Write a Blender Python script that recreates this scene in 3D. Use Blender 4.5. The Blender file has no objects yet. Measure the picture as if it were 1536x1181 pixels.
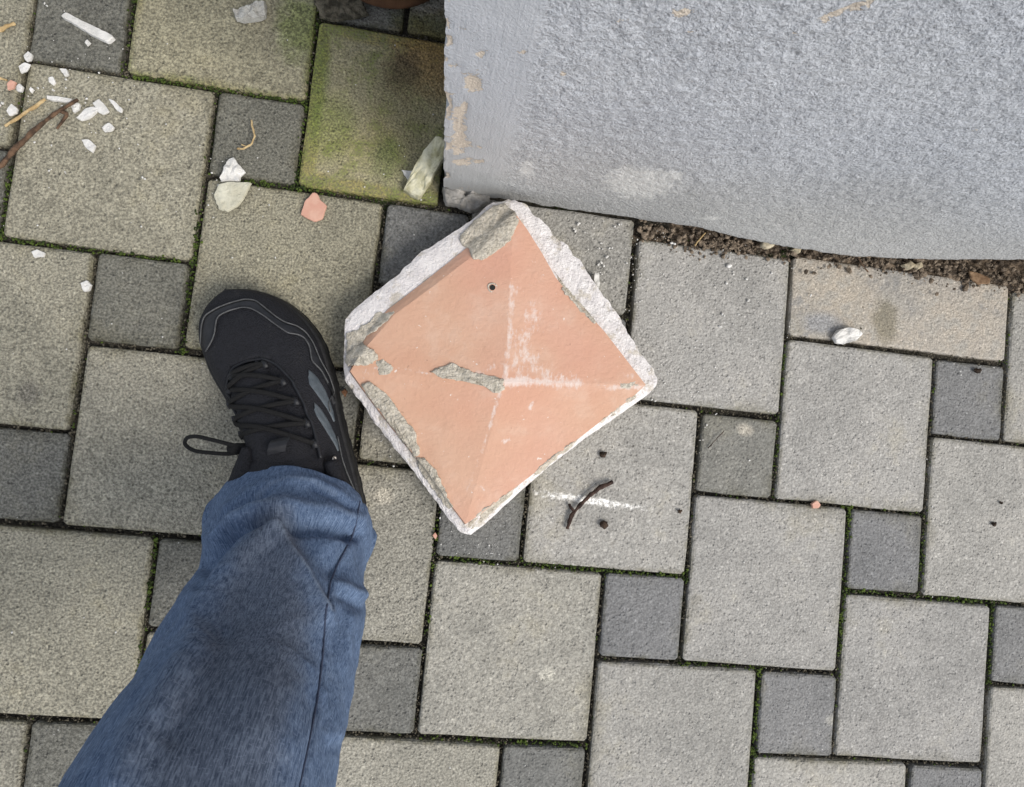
import bpy, bmesh, math, random
import numpy as np
from mathutils import Vector, Matrix
from mathutils.bvhtree import BVHTree

random.seed(7); rng = np.random.default_rng(11)
SC = bpy.context.scene
COL = SC.collection

# ------------------------------------------------------------------ camera
CAM = np.array([0.48155864, -0.35422445, 0.77489714])
ROT = np.array([[0.98766641, 0.10199534, 0.11879397],
                [0.10848875, -0.99286326, -0.04952505],
                [0.11289485, 0.06180204, -0.99168304]])
FPX = 1010.0
cam = bpy.data.cameras.new('camera'); cam_o = bpy.data.objects.new('camera', cam); COL.objects.link(cam_o)
cam.sensor_fit = 'HORIZONTAL'; cam.sensor_width = 36; cam.lens = FPX / 1536 * 36
cam.clip_start = 0.02; cam.clip_end = 500
M = Matrix(((ROT[0][0], -ROT[1][0], -ROT[2][0], CAM[0]), (ROT[0][1], -ROT[1][1], -ROT[2][1], CAM[1]),
            (ROT[0][2], -ROT[1][2], -ROT[2][2], CAM[2]), (0, 0, 0, 1)))
cam_o.matrix_world = M
SC.camera = cam_o

# ------------------------------------------------------------------ sky and sun (bright overcast)
SUN_EL, SUN_AZ = math.radians(48), math.atan2(0.82, -0.57)      # azimuth from +Y towards +X
world = bpy.data.worlds.new('World'); SC.world = world; world.use_nodes = True
wn = world.node_tree; bg = wn.nodes['Background']
sky = wn.nodes.new('ShaderNodeTexSky'); sky.sky_type = 'NISHITA'; sky.sun_disc = False
sky.sun_elevation = SUN_EL; sky.sun_rotation = SUN_AZ
hs = wn.nodes.new('ShaderNodeHueSaturation'); hs.inputs['Saturation'].default_value = 0.30
wn.links.new(sky.outputs['Color'], hs.inputs['Color']); wn.links.new(hs.outputs['Color'], bg.inputs['Color'])
bg.inputs['Strength'].default_value = 0.13
sun = bpy.data.lights.new('sun', 'SUN'); sun_o = bpy.data.objects.new('sun', sun); COL.objects.link(sun_o)
sun.energy = 1.5; sun.angle = math.radians(28); sun.color = (1.0, 0.93, 0.83)
sd = Vector((math.sin(SUN_AZ) * math.cos(SUN_EL), math.cos(SUN_AZ) * math.cos(SUN_EL), math.sin(SUN_EL)))
sun_o.rotation_euler = (-sd).to_track_quat('-Z', 'Y').to_euler(); sun_o.location = sd * 5
vs = SC.view_settings; vs.view_transform = 'Standard'; vs.look = 'None'; vs.gamma = 1.0; vs.use_curve_mapping = False
vs.exposure = 0.85
SC.cycles.max_bounces = 4; SC.cycles.diffuse_bounces = 2; SC.cycles.glossy_bounces = 1
SC.cycles.use_adaptive_sampling = True; SC.cycles.adaptive_threshold = 0.02

# ------------------------------------------------------------------ helpers
def at(x, y, z=0.0):
    """point of the place seen at photograph position (x, y), at height z"""
    d = ROT.T @ np.array([(x - 768) / FPX, (y - 590.5) / FPX, 1.0])
    return CAM + d * ((z - CAM[2]) / d[2])
def at_plane_y(x, y, v):
    d = ROT.T @ np.array([(x - 768) / FPX, (y - 590.5) / FPX, 1.0])
    return CAM + d * ((v - CAM[1]) / d[1])
def to_px(P):
    q = (np.asarray(P) - CAM) @ ROT.T
    return q[..., :2] / q[..., 2:3] * FPX + np.array([768, 590.5])

def _hash(ix, iy, iz, seed):
    h = (ix * 374761393 + iy * 668265263 + iz * 2147483647 + seed * 1274126177) & 0xFFFFFFFF
    h = ((h ^ (h >> 13)) * 1274126177) & 0xFFFFFFFF
    h = h ^ (h >> 16)
    return (h & 0xFFFF) / 65535.0
def noise(P, scale, seed=0):
    P = np.asarray(P, float) * scale + 1000.0
    i = np.floor(P).astype(np.int64); f = P - i; f = f * f * (3 - 2 * f)
    out = 0
    for dx in (0, 1):
        for dy in (0, 1):
            for dz in (0, 1):
                w = (f[..., 0] if dx else 1 - f[..., 0]) * (f[..., 1] if dy else 1 - f[..., 1]) * (f[..., 2] if dz else 1 - f[..., 2])
                out = out + w * _hash(i[..., 0] + dx, i[..., 1] + dy, i[..., 2] + dz, seed)
    return out * 2 - 1
def fbm(P, scale, octv=3, seed=0):
    a, o, t = 1.0, 0, 0
    for k in range(octv):
        o = o + a * noise(P, scale * 2 ** k, seed + k); t += a; a *= .5
    return o / t
def pchip(xs, ys, x):
    """smooth interpolation through points"""
    xs = np.array(xs, float); ys = np.array(ys, float); x = np.clip(x, xs[0], xs[-1])
    h = np.diff(xs); d = np.diff(ys) / h; m = np.zeros_like(ys)
    m[1:-1] = np.where(d[:-1] * d[1:] > 0, 2 * d[:-1] * d[1:] / (d[:-1] + d[1:] + 1e-30), 0); m[0] = d[0]; m[-1] = d[-1]
    k = np.clip(np.searchsorted(xs, x, 'right') - 1, 0, len(h) - 1); t = (x - xs[k]) / h[k]
    return ((2*t**3-3*t**2+1)*ys[k] + (t**3-2*t**2+t)*h[k]*m[k] + (-2*t**3+3*t**2)*ys[k+1] + (t**3-t**2)*h[k]*m[k+1])
def resample(poly, n):
    poly = np.array(poly, float); seg = np.linalg.norm(np.diff(poly, axis=0), axis=1); s = np.r_[0, np.cumsum(seg)]
    t = np.linspace(0, s[-1], n)
    return np.stack([np.interp(t, s, poly[:, k]) for k in range(poly.shape[1])], 1)
def seg_dist(P, poly):
    P = np.asarray(P, float); best = np.full(P.shape[:-1], 1e9)
    for a, b in zip(poly[:-1], poly[1:]):
        a = np.array(a, float); b = np.array(b, float); ab = b - a
        t = np.clip(((P - a) @ ab) / (ab @ ab + 1e-12), 0, 1)
        best = np.minimum(best, np.linalg.norm(P - a - t[..., None] * ab, axis=-1))
    return best

def mesh_obj(name, verts, faces, mat, parent=None, smooth=True, origin=None, attrs=None):
    verts = np.asarray(verts, float)
    o = None
    if origin is None:
        origin = np.array([0, 0, 0.0]) if parent is not None else np.array([verts[:, 0].mean(), verts[:, 1].mean(), verts[:, 2].min()])
    me = bpy.data.meshes.new(name)
    me.from_pydata((verts - origin).tolist(), [], [tuple(int(i) for i in f) for f in faces])
    if smooth: me.polygons.foreach_set('use_smooth', [True] * len(me.polygons))
    if attrs:
        for k, a in attrs.items():
            at_ = me.attributes.new(k, 'FLOAT', 'POINT'); at_.data.foreach_set('value', np.asarray(a, np.float32))
    me.materials.append(mat); me.update()
    o = bpy.data.objects.new(name, me); COL.objects.link(o); o.location = origin
    if parent is not None:
        o.parent = parent
        o.location = Vector(origin) - (parent.matrix_basis.translation if parent.parent is None else (parent.parent.matrix_basis.translation + parent.matrix_basis.translation))
    return o
def empty(name, loc):
    o = bpy.data.objects.new(name, None); COL.objects.link(o); o.location = loc; o.empty_display_size = .05
    return o
def tag(o, label=None, cat=None, group=None, kind=None):
    if label: o['label'] = label
    if cat: o['category'] = cat
    if group: o['group'] = group
    if kind: o['kind'] = kind
    return o
def grid_faces(n, m, wrap=False, off=0):
    """rows n, columns m"""
    F = []
    for i in range(n - 1):
        for j in range(m if wrap else m - 1):
            k = (j + 1) % m
            F.append((off + i*m + j, off + i*m + k, off + (i+1)*m + k, off + (i+1)*m + j))
    return F
def tube(pts, radii, n=8, cap=True, flat=1.0):
    pts = np.asarray(pts, float); radii = np.broadcast_to(np.asarray(radii, float), (len(pts),))
    V = []; up = np.array([0, 0, 1.0])
    for i, p in enumerate(pts):
        t = pts[min(i+1, len(pts)-1)] - pts[max(i-1, 0)]; t = t / (np.linalg.norm(t) + 1e-12)
        a = np.cross(t, up); 
        if np.linalg.norm(a) < 1e-3: a = np.array([1.0, 0, 0])
        a /= np.linalg.norm(a); b = np.cross(a, t)
        for k in range(n):
            th = 2*math.pi*k/n
            V.append(p + radii[i]*(math.cos(th)*a + flat*math.sin(th)*b))
    F = grid_faces(len(pts), n, True)
    if cap: F.append(tuple(range(n-1, -1, -1))); F.append(tuple((len(pts)-1)*n + k for k in range(n)))
    return np.array(V), F

# ------------------------------------------------------------------ materials
def srgb(r, g, b):
    f = lambda c: (c/255/12.92 if c/255 <= .04045 else ((c/255+.055)/1.055)**2.4)
    return (f(r), f(g), f(b), 1)
class NT:
    def __init__(s, name, rough=.85):
        s.m = bpy.data.materials.new(name); s.m.use_nodes = True; s.t = s.m.node_tree
        s.b = s.t.nodes['Principled BSDF']; s.b.inputs['Roughness'].default_value = rough
        s.b.inputs['Specular IOR Level'].default_value = .3
        s.pos = s.n('ShaderNodeNewGeometry').outputs['Position']
    def n(s, typ, **kw):
        nd = s.t.nodes.new(typ)
        for k, v in kw.items(): setattr(nd, k, v)
        return nd
    def put(s, inp, v):
        if isinstance(v, bpy.types.NodeSocket): s.t.links.new(v, inp)
        else: inp.default_value = v
    def math(s, op, a, b=0.0, clamp=False):
        nd = s.n('ShaderNodeMath', operation=op, use_clamp=clamp); s.put(nd.inputs[0], a); s.put(nd.inputs[1], b); return nd.outputs[0]
    def noise(s, scale, detail=3, rough=.55, vec=None, dist=0):
        nd = s.n('ShaderNodeTexNoise'); s.put(nd.inputs['Vector'], vec or s.pos); nd.inputs['Scale'].default_value = scale
        nd.inputs['Detail'].default_value = detail; nd.inputs['Roughness'].default_value = rough; nd.inputs['Distortion'].default_value = dist
        return nd.outputs['Fac']
    def voro(s, scale, vec=None, feature='F1', out='Distance'):
        nd = s.n('ShaderNodeTexVoronoi', feature=feature); s.put(nd.inputs['Vector'], vec or s.pos); nd.inputs['Scale'].default_value = scale
        return nd.outputs[out]
    def ramp(s, fac, lo, hi, a=0.0, b=1.0):
        nd = s.n('ShaderNodeMapRange', interpolation_type='SMOOTHSTEP'); s.put(nd.inputs['Value'], fac)
        s.put(nd.inputs['From Min'], lo); s.put(nd.inputs['From Max'], hi); nd.inputs['To Min'].default_value = a; nd.inputs['To Max'].default_value = b
        return nd.outputs['Result']
    def mix(s, fac, a, b, mode='MIX'):
        nd = s.n('ShaderNodeMix', data_type='RGBA', blend_type=mode); s.put(nd.inputs['Factor'], fac)
        s.put(nd.inputs[6], a); s.put(nd.inputs[7], b); return nd.outputs[2]
    def attr(s, name, typ='GEOMETRY'):
        nd = s.n('ShaderNodeAttribute', attribute_type=typ, attribute_name=name); return nd.outputs['Fac']
    def bump(s, h, dist=.002, strength=1.0, prev=None):
        nd = s.n('ShaderNodeBump'); nd.inputs['Distance'].default_value = dist; nd.inputs['Strength'].default_value = strength
        s.put(nd.inputs['Height'], h)
        if prev: s.put(nd.inputs['Normal'], prev)
        return nd.outputs['Normal']
    def done(s, col, normal=None, rough=None):
        s.put(s.b.inputs['Base Color'], col)
        if normal: s.put(s.b.inputs['Normal'], normal)
        if rough is not None: s.put(s.b.inputs['Roughness'], rough)
        return s.m
def simple(name, c1, c2, scale, rough=.85, bumpd=.0006, bscale=None, sat=None):
    t = NT(name, rough)
    f = t.ramp(t.noise(scale, 5), .35, .68)
    return t.done(t.mix(f, c1, c2), t.bump(t.noise(bscale or scale*4, 4), bumpd))

def stone_material():
    t = NT('paving_concrete', .9)
    tone = t.attr('tone', 'OBJECT'); moss = t.attr('moss', 'OBJECT'); smear = t.attr('smear', 'OBJECT'); half = t.attr('half', 'OBJECT'); warm = t.attr('warm', 'OBJECT')
    n9 = t.noise(9, 4, .6); n45 = t.noise(48, 4, .65); g1 = t.noise(400, 2, .7); n160 = t.noise(190, 2, .6)
    vn = t.n('ShaderNodeTexVoronoi', feature='F1'); t.put(vn.inputs['Vector'], t.pos); vn.inputs['Scale'].default_value = 290
    sepn = t.n('ShaderNodeSeparateColor'); t.put(sepn.inputs[0], vn.outputs['Color']); vd = vn.outputs['Distance']
    mul = lambda c, k: t.mix(1.0, c, (k[0], k[1], k[2], 1) if isinstance(k, tuple) else (k, k, k, 1), 'MULTIPLY')
    col = t.mix(tone, (.172, .175, .182, 1), (.340, .332, .318, 1))
    col = t.mix(warm, col, mul(col, (.86, .84, .74)))  # left-hand stones: mossier hue, and soft shade painted into the colour
    # mottling
    col = t.mix(t.ramp(n9, .3, .7), mul(col, (.87, .87, .86)), mul(col, (1.11, 1.10, 1.08)))
    col = t.mix(t.ramp(n45, .32, .7), mul(col, .91), mul(col, 1.08))
    # distance to the stone's own edge
    tc = t.n('ShaderNodeTexCoord').outputs['Object']; sx = t.n('ShaderNodeSeparateXYZ'); t.put(sx.inputs[0], tc)
    ed = t.math('SUBTRACT', half, t.math('MAXIMUM', t.math('ABSOLUTE', sx.outputs[0]), t.math('ABSOLUTE', sx.outputs[1])))
    edge = t.ramp(t.math('ADD', ed, t.math('MULTIPLY', t.math('SUBTRACT', n45, .5), .03)), .022, .0)
    rim = t.ramp(t.math('ADD', ed, t.math('MULTIPLY', t.math('SUBTRACT', n160, .5), .008)), .0085, .002)
    col = t.mix(t.math('MULTIPLY', rim, t.ramp(n45, .38, .6)), col, mul(col, (.60, .59, .52)))
    band = t.math('MULTIPLY', t.ramp(t.math('ADD', ed, t.math('MULTIPLY', t.math('SUBTRACT', n45, .5), .022)), .020, .002), t.ramp(n9, .48, .62))
    col = t.mix(t.math('MULTIPLY', band, .55), col, mul(col, (.58, .57, .50)))
    blotch = t.ramp(t.math('ADD', t.math('MULTIPLY', n9, .6), t.math('MULTIPLY', n45, .4)), .53, .66)
    col = t.mix(t.math('MULTIPLY', blotch, .5), col, mul(col, (.80, .77, .66)))
    ls = t.n('ShaderNodeTexVoronoi', feature='F1'); t.put(ls.inputs['Vector'], t.pos); ls.inputs['Scale'].default_value = 11
    lsc = t.n('ShaderNodeSeparateColor'); t.put(lsc.inputs[0], ls.outputs['Color'])
    spot = t.math('MULTIPLY', t.ramp(t.math('ADD', ls.outputs['Distance'], t.math('MULTIPLY', t.math('SUBTRACT', n160, .5), .10)), .10, .05), t.ramp(lsc.outputs[0], .70, .75))
    col = t.mix(t.math('MULTIPLY', spot, .35), col, t.mix(t.ramp(lsc.outputs[1], .45, .55), (.20, .185, .15, 1), (.50, .48, .42, 1)))
    # moss and algae film
    thr = t.math('SUBTRACT', .86, t.math('ADD', t.math('MULTIPLY', moss, .42), t.math('MULTIPLY', t.math('MULTIPLY', edge, moss), .42)))
    mm = t.ramp(t.math('ADD', t.math('MULTIPLY', n9, .45), t.math('MULTIPLY', n45, .55)), thr, t.math('ADD', thr, .2))
    mm = t.math('MULTIPLY', mm, t.ramp(g1, .30, .62, .25, 1.0))
    mcol = t.mix(t.ramp(n45, .4, .62), (.26, .235, .11, 1), (.13, .165, .045, 1))
    col = t.mix(t.math('MULTIPLY', mm, t.math('MULTIPLY', moss, .85, True)), col, mcol)
    col = t.mix(t.math('MULTIPLY', moss, .85, True), col, mul(col, (1.0, .95, .66)))
    # mortar smear
    sm = t.math('MULTIPLY', t.ramp(t.math('ADD', t.math('MULTIPLY', n9, .5), t.math('MULTIPLY', n45, .5)), .36, .56), smear)
    scol = t.mix(t.ramp(n45, .35, .68), (.44, .385, .315, 1), (.35, .33, .295, 1))
    col = t.mix(sm, col, t.mix(t.ramp(g1, .3, .7), mul(scol, .82), mul(scol, 1.15)))
    # stains with a place of their own
    def stain(px, py, rx, ry, color, amt, nz=None, k=.6, ang=0.0):
        nonlocal col
        c = at(px, py); mp = t.n('ShaderNodeMapping', vector_type='TEXTURE'); t.put(mp.inputs['Vector'], t.pos)
        mp.inputs['Location'].default_value = (c[0], c[1], 0); mp.inputs['Rotation'].default_value = (0, 0, ang); mp.inputs['Scale'].default_value = (rx, ry, 10)
        ln = t.n('ShaderNodeVectorMath', operation='LENGTH'); t.put(ln.inputs[0], mp.outputs[0])
        d = t.math('ADD', ln.outputs['Value'], t.math('MULTIPLY', t.math('SUBTRACT', nz or n45, .5), k * 2.2))
        col = t.mix(t.math('MULTIPLY', t.ramp(d, 1.15, .35), amt), col, t.mix(t.ramp(g1, .3, .7), tuple(x*.75 for x in color[:3])+(1,), tuple(min(1, x*1.2) for x in color[:3])+(1,)))
    stain(640, 85, .050, .060, (.25, .155, .06, 1), .75)
    stain(605, 108, .024, .030, (.075, .052, .036, 1), .8)
    stain(600, 170, .05, .075, (.20, .175, .085, 1), .45)
    stain(575, 225, .034, .034, (.085, .115, .03, 1), .65, n9, 1.3)
    stain(500, 190, .030, .045, (.15, .175, .05, 1), .55)
    stain(478, 130, .012, .09, (.10, .14, .03, 1), .6)
    stain(650, 40, .06, .022, (.07, .085, .03, 1), .7)
    stain(450, 40, .030, .05, (.13, .17, .035, 1), .6)
    p0, p1 = at(800, 739), at(968, 763)
    stain(884, 751, .072, .0050, (.80, .79, .76, 1), .95, n160, .9, math.atan2(p1[1]-p0[1], p1[0]-p0[0]))
    stain(575, 745, .014, .011, (.50, .46, .38, 1), .6, None, .3)
    stain(822, 1013, .011, .010, (.52, .50, .43, 1), .6, None, .3)
    stain(1117, 645, .012, .009, (.47, .43, .36, 1), .7, None, .5)
    stain(1330, 480, .022, .035, (.20, .18, .13, 1), .75, None, .5)
    stain(1235, 485, .034, .018, (.27, .275, .285, 1), .85, None, .4)
    stain(42, 590, .016, .014, (.12, .11, .10, 1), .5, None, .5)
    # aggregate: light sand grains and dark pits over everything; the left-hand stones are washed rougher
    gv = t.mix(t.ramp(g1, .32, .70), mul(col, .58), mul(col, 1.42))
    clean = t.math('SUBTRACT', 1.0, t.math('MULTIPLY', smear, .6))
    col = t.mix(t.math('MULTIPLY', t.math('ADD', .50, t.math('MULTIPLY', warm, .48)), clean), col, gv)
    grain = t.math('MULTIPLY', t.ramp(sepn.outputs[0], .80, .92), t.ramp(vd, .6, .25))
    col = t.mix(t.math('MULTIPLY', grain, .55), col, mul(col, 1.6))
    pit = t.math('MULTIPLY', t.math('MULTIPLY', t.ramp(sepn.outputs[1], .72, .92), t.ramp(vd, .58, .2)), clean)
    col = t.mix(t.math('MULTIPLY', pit, t.math('ADD', .14, t.math('MULTIPLY', warm, .26))), col, mul(col, .30))
    h = t.math('ADD', t.math('MULTIPLY', g1, .7), t.math('SUBTRACT', t.math('MULTIPLY', n160, 1.5), t.math('MULTIPLY', pit, .8)))
    return t.done(col, t.bump(h, .0020, .75))

def joint_material():
    t = NT('joint_soil', .95)
    col = t.mix(t.ramp(t.noise(220, 4, .7), .35, .7), (.022, .020, .016, 1), (.085, .076, .06, 1))
    g = t.ramp(t.noise(7, 3), .55, .7)
    col = t.mix(t.math('MULTIPLY', g, t.ramp(t.noise(300, 3), .4, .6)), col, (.035, .055, .012, 1))
    return t.done(col, t.bump(t.noise(260, 4), .004))

def wall_material():
    t = NT('painted_render', .8)
    smooth = t.attr('smooth'); bare = t.attr('bare'); scuff = t.attr('scuff')
    n5 = t.noise(6, 4); n120 = t.noise(105, 4, .7); fine = t.noise(520, 2, .7); pits = t.noise(290, 2, .6)
    mul = lambda c, k: t.mix(1.0, c, (k, k, k, 1), 'MULTIPLY')
    col = t.mix(t.ramp(n5, .3, .7), (.392, .412, .450, 1), (.440, .458, .490, 1))
    # splash dirt along the foot of the wall
    sz = t.n('ShaderNodeSeparateXYZ'); t.put(sz.inputs[0], t.pos)
    dirt = t.ramp(t.math('ADD', sz.outputs[2], t.math('MULTIPLY', t.math('SUBTRACT', n5, .5), .16)), .27, .03)
    col = t.mix(t.math('MULTIPLY', dirt, .9), col, (.345, .345, .338, 1))
    rough = t.math('SUBTRACT', 1.0, t.math('MULTIPLY', smooth, .85))
    col = t.mix(rough, col, t.mix(t.ramp(fine, .3, .7), mul(col, .80), mul(col, 1.18)))
    hole = t.math('MULTIPLY', t.ramp(pits, .52, .70), t.math('SUBTRACT', 1.0, smooth))
    hole = t.math('MULTIPLY', hole, t.ramp(dirt, .0, 1.0, .52, .30))
    col = t.mix(hole, col, mul(col, .36))
    col = t.mix(t.math('MULTIPLY', t.ramp(n120, .715, .74), .5), col, (.48, .40, .28, 1))
    bmask = t.ramp(t.math('ADD', bare, t.math('MULTIPLY', t.math('SUBTRACT', n120, .5), 1.9)), .50, .56)
    col = t.mix(t.math('MULTIPLY', bmask, .8), col, t.mix(t.ramp(fine, .35, .65), (.46, .39, .31, 1), (.60, .52, .42, 1)))
    smask = t.math('MULTIPLY', t.ramp(t.math('ADD', scuff, t.math('MULTIPLY', t.math('SUBTRACT', n120, .5), 1.3)), .35, .7), .55)
    col = t.mix(smask, col, (.60, .60, .58, 1))
    mp = t.n('ShaderNodeMapping'); t.put(mp.inputs['Vector'], t.pos); mp.inputs['Scale'].default_value = (1, 1, .08)
    brush = t.noise(260, 2, .6, mp.outputs[0])
    h = t.math('ADD', t.math('MULTIPLY', fine, .7), t.math('MULTIPLY', pits, t.math('SUBTRACT', -.05, t.math('MULTIPLY', rough, 1.3))))
    h = t.math('ADD', h, t.math('SUBTRACT', t.math('MULTIPLY', t.math('MULTIPLY', brush, smooth), .5), t.math('MULTIPLY', bmask, .6)))
    return t.done(col, t.bump(h, .0020, .75))

def paint_material():
    t = NT('salmon_paint', .72)
    dust = t.attr('dust')
    col = t.mix(t.ramp(t.noise(11, 4), .3, .7), (.545, .295, .212, 1), (.570, .340, .255, 1))
    col = t.mix(t.ramp(t.noise(3.5, 2), .42, .6), col, t.mix(1.0, col, (.97, 1.03, .98, 1), 'MULTIPLY'))
    mpd = t.n('ShaderNodeMapping'); t.put(mpd.inputs['Vector'], t.pos); mpd.inputs['Rotation'].default_value = (0, 0, .6); mpd.inputs['Scale'].default_value = (1, .35, 1)
    d = t.ramp(t.math('ADD', dust, t.math('MULTIPLY', t.math('SUBTRACT', t.math('ADD', t.math('MULTIPLY', t.noise(70, 4, .75), .5), t.math('MULTIPLY', t.noise(260, 3, .75, mpd.outputs[0]), .5)), .5), 2.6)), .36, .90)
    col = t.mix(t.math('MULTIPLY', d, .72), col, (.68, .62, .59, 1))
    wear = t.ramp(t.noise(22, 5, .7), .5, .72)
    col = t.mix(t.math('MULTIPLY', wear, .35), col, (.60, .43, .34, 1))
    stn = t.ramp(t.noise(15, 4, .65, dist=.6), .56, .72)
    col = t.mix(t.math('MULTIPLY', stn, .30), col, (.42, .25, .17, 1))
    sp = t.ramp(t.noise(150, 3, .6), .70, .73)
    col = t.mix(t.math('MULTIPLY', sp, .8), col, (.7, .65, .6, 1))
    dk = t.ramp(t.noise(130, 2, .5, dist=.5), .26, .22)
    col = t.mix(t.math('MULTIPLY', dk, .5), col, (.28, .17, .12, 1))
    return t.done(col, t.bump(t.math('ADD', t.noise(220, 4, .6), t.math('MULTIPLY', t.noise(30, 3), .5)), .0008))

def denim_material():
    t = NT('blue_denim', .9)
    uvu, uvv = t.attr('girth'), t.attr('length'); front_shade = t.attr('front_shade')
    cb = t.n('ShaderNodeCombineXYZ'); t.put(cb.inputs[0], uvu); t.put(cb.inputs[1], uvv)
    def stretched(sx, sy, sc, det=3):
        mp = t.n('ShaderNodeMapping'); t.put(mp.inputs['Vector'], cb.outputs[0]); mp.inputs['Scale'].default_value = (sx, sy, 1)
        return t.noise(sc, det, .65, mp.outputs[0])
    warp = stretched(1, .16, 900, 2); weft = stretched(.45, 1, 700, 2); blot = t.noise(26, 4, .6, cb.outputs[0]); mid = stretched(1, .5, 210, 3)
    yarn = t.math('ADD', t.math('MULTIPLY', warp, .72), t.math('MULTIPLY', mid, .28))
    col = t.mix(t.ramp(yarn, .30, .70), (.030, .052, .104, 1), (.118, .170, .270, 1))
    col = t.mix(t.math('MULTIPLY', t.ramp(weft, .5, .72), .40), col, (.20, .26, .38, 1))
    col = t.mix(t.ramp(blot, .3, .75, 0, .4), col, t.mix(1.0, col, (1.5, 1.45, 1.35, 1), 'MULTIPLY'))
    gr = t.math('MULTIPLY', t.ramp(t.math('ADD', front_shade, t.math('MULTIPLY', t.math('SUBTRACT', blot, .5), .9)), .2, .85), .66)  # greyer down the front centre: shade painted into the denim colour
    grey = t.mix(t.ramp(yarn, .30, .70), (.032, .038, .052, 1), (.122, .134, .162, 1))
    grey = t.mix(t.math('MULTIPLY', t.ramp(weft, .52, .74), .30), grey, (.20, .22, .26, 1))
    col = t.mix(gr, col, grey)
    worn = t.math('MULTIPLY', t.ramp(t.math('ADD', t.attr('wear'), t.math('MULTIPLY', t.math('SUBTRACT', yarn, .5), .9)), .18, 1.0), .60)
    col = t.mix(worn, col, (.20, .25, .33, 1))
    t.b.inputs['Specular IOR Level'].default_value = .12
    tw = t.n('ShaderNodeTexWave', wave_type='BANDS', bands_direction='DIAGONAL'); t.put(tw.inputs['Vector'], cb.outputs[0]); tw.inputs['Scale'].default_value = 260
    return t.done(col, t.bump(t.math('ADD', warp, t.math('MULTIPLY', tw.outputs['Fac'], .4)), .0005, .35))

M_STONE = stone_material(); M_JOINT = joint_material(); M_WALL = wall_material(); M_PAINT = paint_material(); M_DENIM = denim_material()
M_PLASTER = simple('white_plaster', (.60, .55, .53, 1), (.72, .69, .67, 1), 60, .9, .0022, 240)
def rim_material():
    t = NT('broken_plaster', .92)
    col = t.mix(t.ramp(t.noise(70, 4), .3, .7), (.66, .63, .63, 1), (.75, .725, .72, 1))
    grime = t.ramp(t.noise(48, 5, .7), .53, .64)
    col = t.mix(t.math('MULTIPLY', grime, .7), col, (.44, .395, .32, 1))
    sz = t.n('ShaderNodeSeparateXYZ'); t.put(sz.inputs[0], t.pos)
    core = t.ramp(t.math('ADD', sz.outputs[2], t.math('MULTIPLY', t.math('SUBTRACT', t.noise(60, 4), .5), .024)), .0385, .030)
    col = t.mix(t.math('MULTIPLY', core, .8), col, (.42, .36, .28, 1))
    grit = t.noise(330, 3, .7)
    col = t.mix(t.math('MULTIPLY', t.ramp(grit, .58, .70), .45), col, (.40, .37, .34, 1))
    return t.done(col, t.bump(t.math('ADD', grit, t.noise(90, 3)), .0024))
M_RIM = rim_material()
M_MORTAR = simple('grey_mortar', (.41, .375, .31, 1), (.60, .555, .475, 1), 190, .95, .0040, 330)
M_CREAM = simple('cream_plaster', (.48, .46, .36, 1), (.60, .585, .48, 1), 60, .85, .0015)
M_WHITE = simple('white_chip', (.58, .57, .545, 1), (.70, .69, .67, 1), 80, .85, .0012)
M_YELLOW = simple('lichen_plaster', (.36, .34, .20, 1), (.62, .60, .46, 1), 55, .9, .002)
M_PINK = simple('salmon_chip', (.56, .31, .235, 1), (.60, .37, .285, 1), 90, .75, .0006)
M_GREYCHIP = simple('grey_mortar_chip', (.46, .45, .42, 1), (.62, .61, .57, 1), 120, .95, .003)
M_RUBBLE = simple('grey_rubble', (.22, .215, .205, 1), (.38, .365, .345, 1), 45, .95, .003)
M_TWIG = simple('brown_bark', (.045, .028, .018, 1), (.15, .09, .055, 1), 110, .85, .0015)
M_DARKTWIG = simple('dark_bark', (.022, .012, .010, 1), (.07, .042, .032, 1), 130, .85, .0015)
M_STRAW = simple('straw', (.36, .25, .12, 1), (.55, .42, .23, 1), 130, .8, .001)
M_SEED = simple('dark_crumb', (.02, .014, .01, 1), (.07, .045, .03, 1), 200, .9, .001)
M_SOIL = simple('loose_soil', (.05, .038, .028, 1), (.26, .20, .145, 1), 110, .98, .004, 300)
M_CLOD = simple('soil_clod', (.10, .078, .058, 1), (.32, .255, .19, 1), 160, .98, .003)
M_GRIT = simple('joint_grit', (.05, .045, .032, 1), (.17, .15, .11, 1), 160, .98, .002)
M_PEBBLE = simple('tan_pebble', (.34, .29, .20, 1), (.52, .46, .34, 1), 90, .8, .001)
M_MOSS = simple('moss', (.022, .036, .008, 1), (.10, .145, .025, 1), 140, .95, .002, 500)
M_TERRA = simple('terracotta', (.085, .042, .022, 1), (.17, .085, .045, 1), 30, .8, .001)
M_LEAF = simple('dry_leaf', (.13, .075, .04, 1), (.26, .17, .10, 1), 90, .8, .001)
M_BLACK = simple('black_shoe_mesh', (.0045, .0047, .0070, 1), (.0080, .0083, .0120, 1), 300, .75, .0008, 1400)
def shoe_fabric():
    t = NT('black_shoe_mesh', .78)
    w = t.voro(620); dn = t.noise(55, 4, .65)
    col = t.mix(t.ramp(w, .15, .6), (.0032, .0034, .0052, 1), (.0105, .0110, .0150, 1))
    dust = t.math('MULTIPLY', t.ramp(t.math('ADD', t.math('MULTIPLY', dn, .6), t.math('MULTIPLY', t.noise(330, 2, .7), .4)), .54, .72), .10)
    return t.done(t.mix(dust, col, (.16, .15, .135, 1)), t.bump(w, .0010, .6))
M_BLACK = shoe_fabric()
M_RUBBER = simple('black_rubber', (.008, .008, .009, 1), (.016, .016, .017, 1), 80, .6, .0008)
M_OVERLAY = simple('charcoal_overlay', (.011, .012, .015, 1), (.017, .018, .022, 1), 120, .5, .0003)
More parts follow.
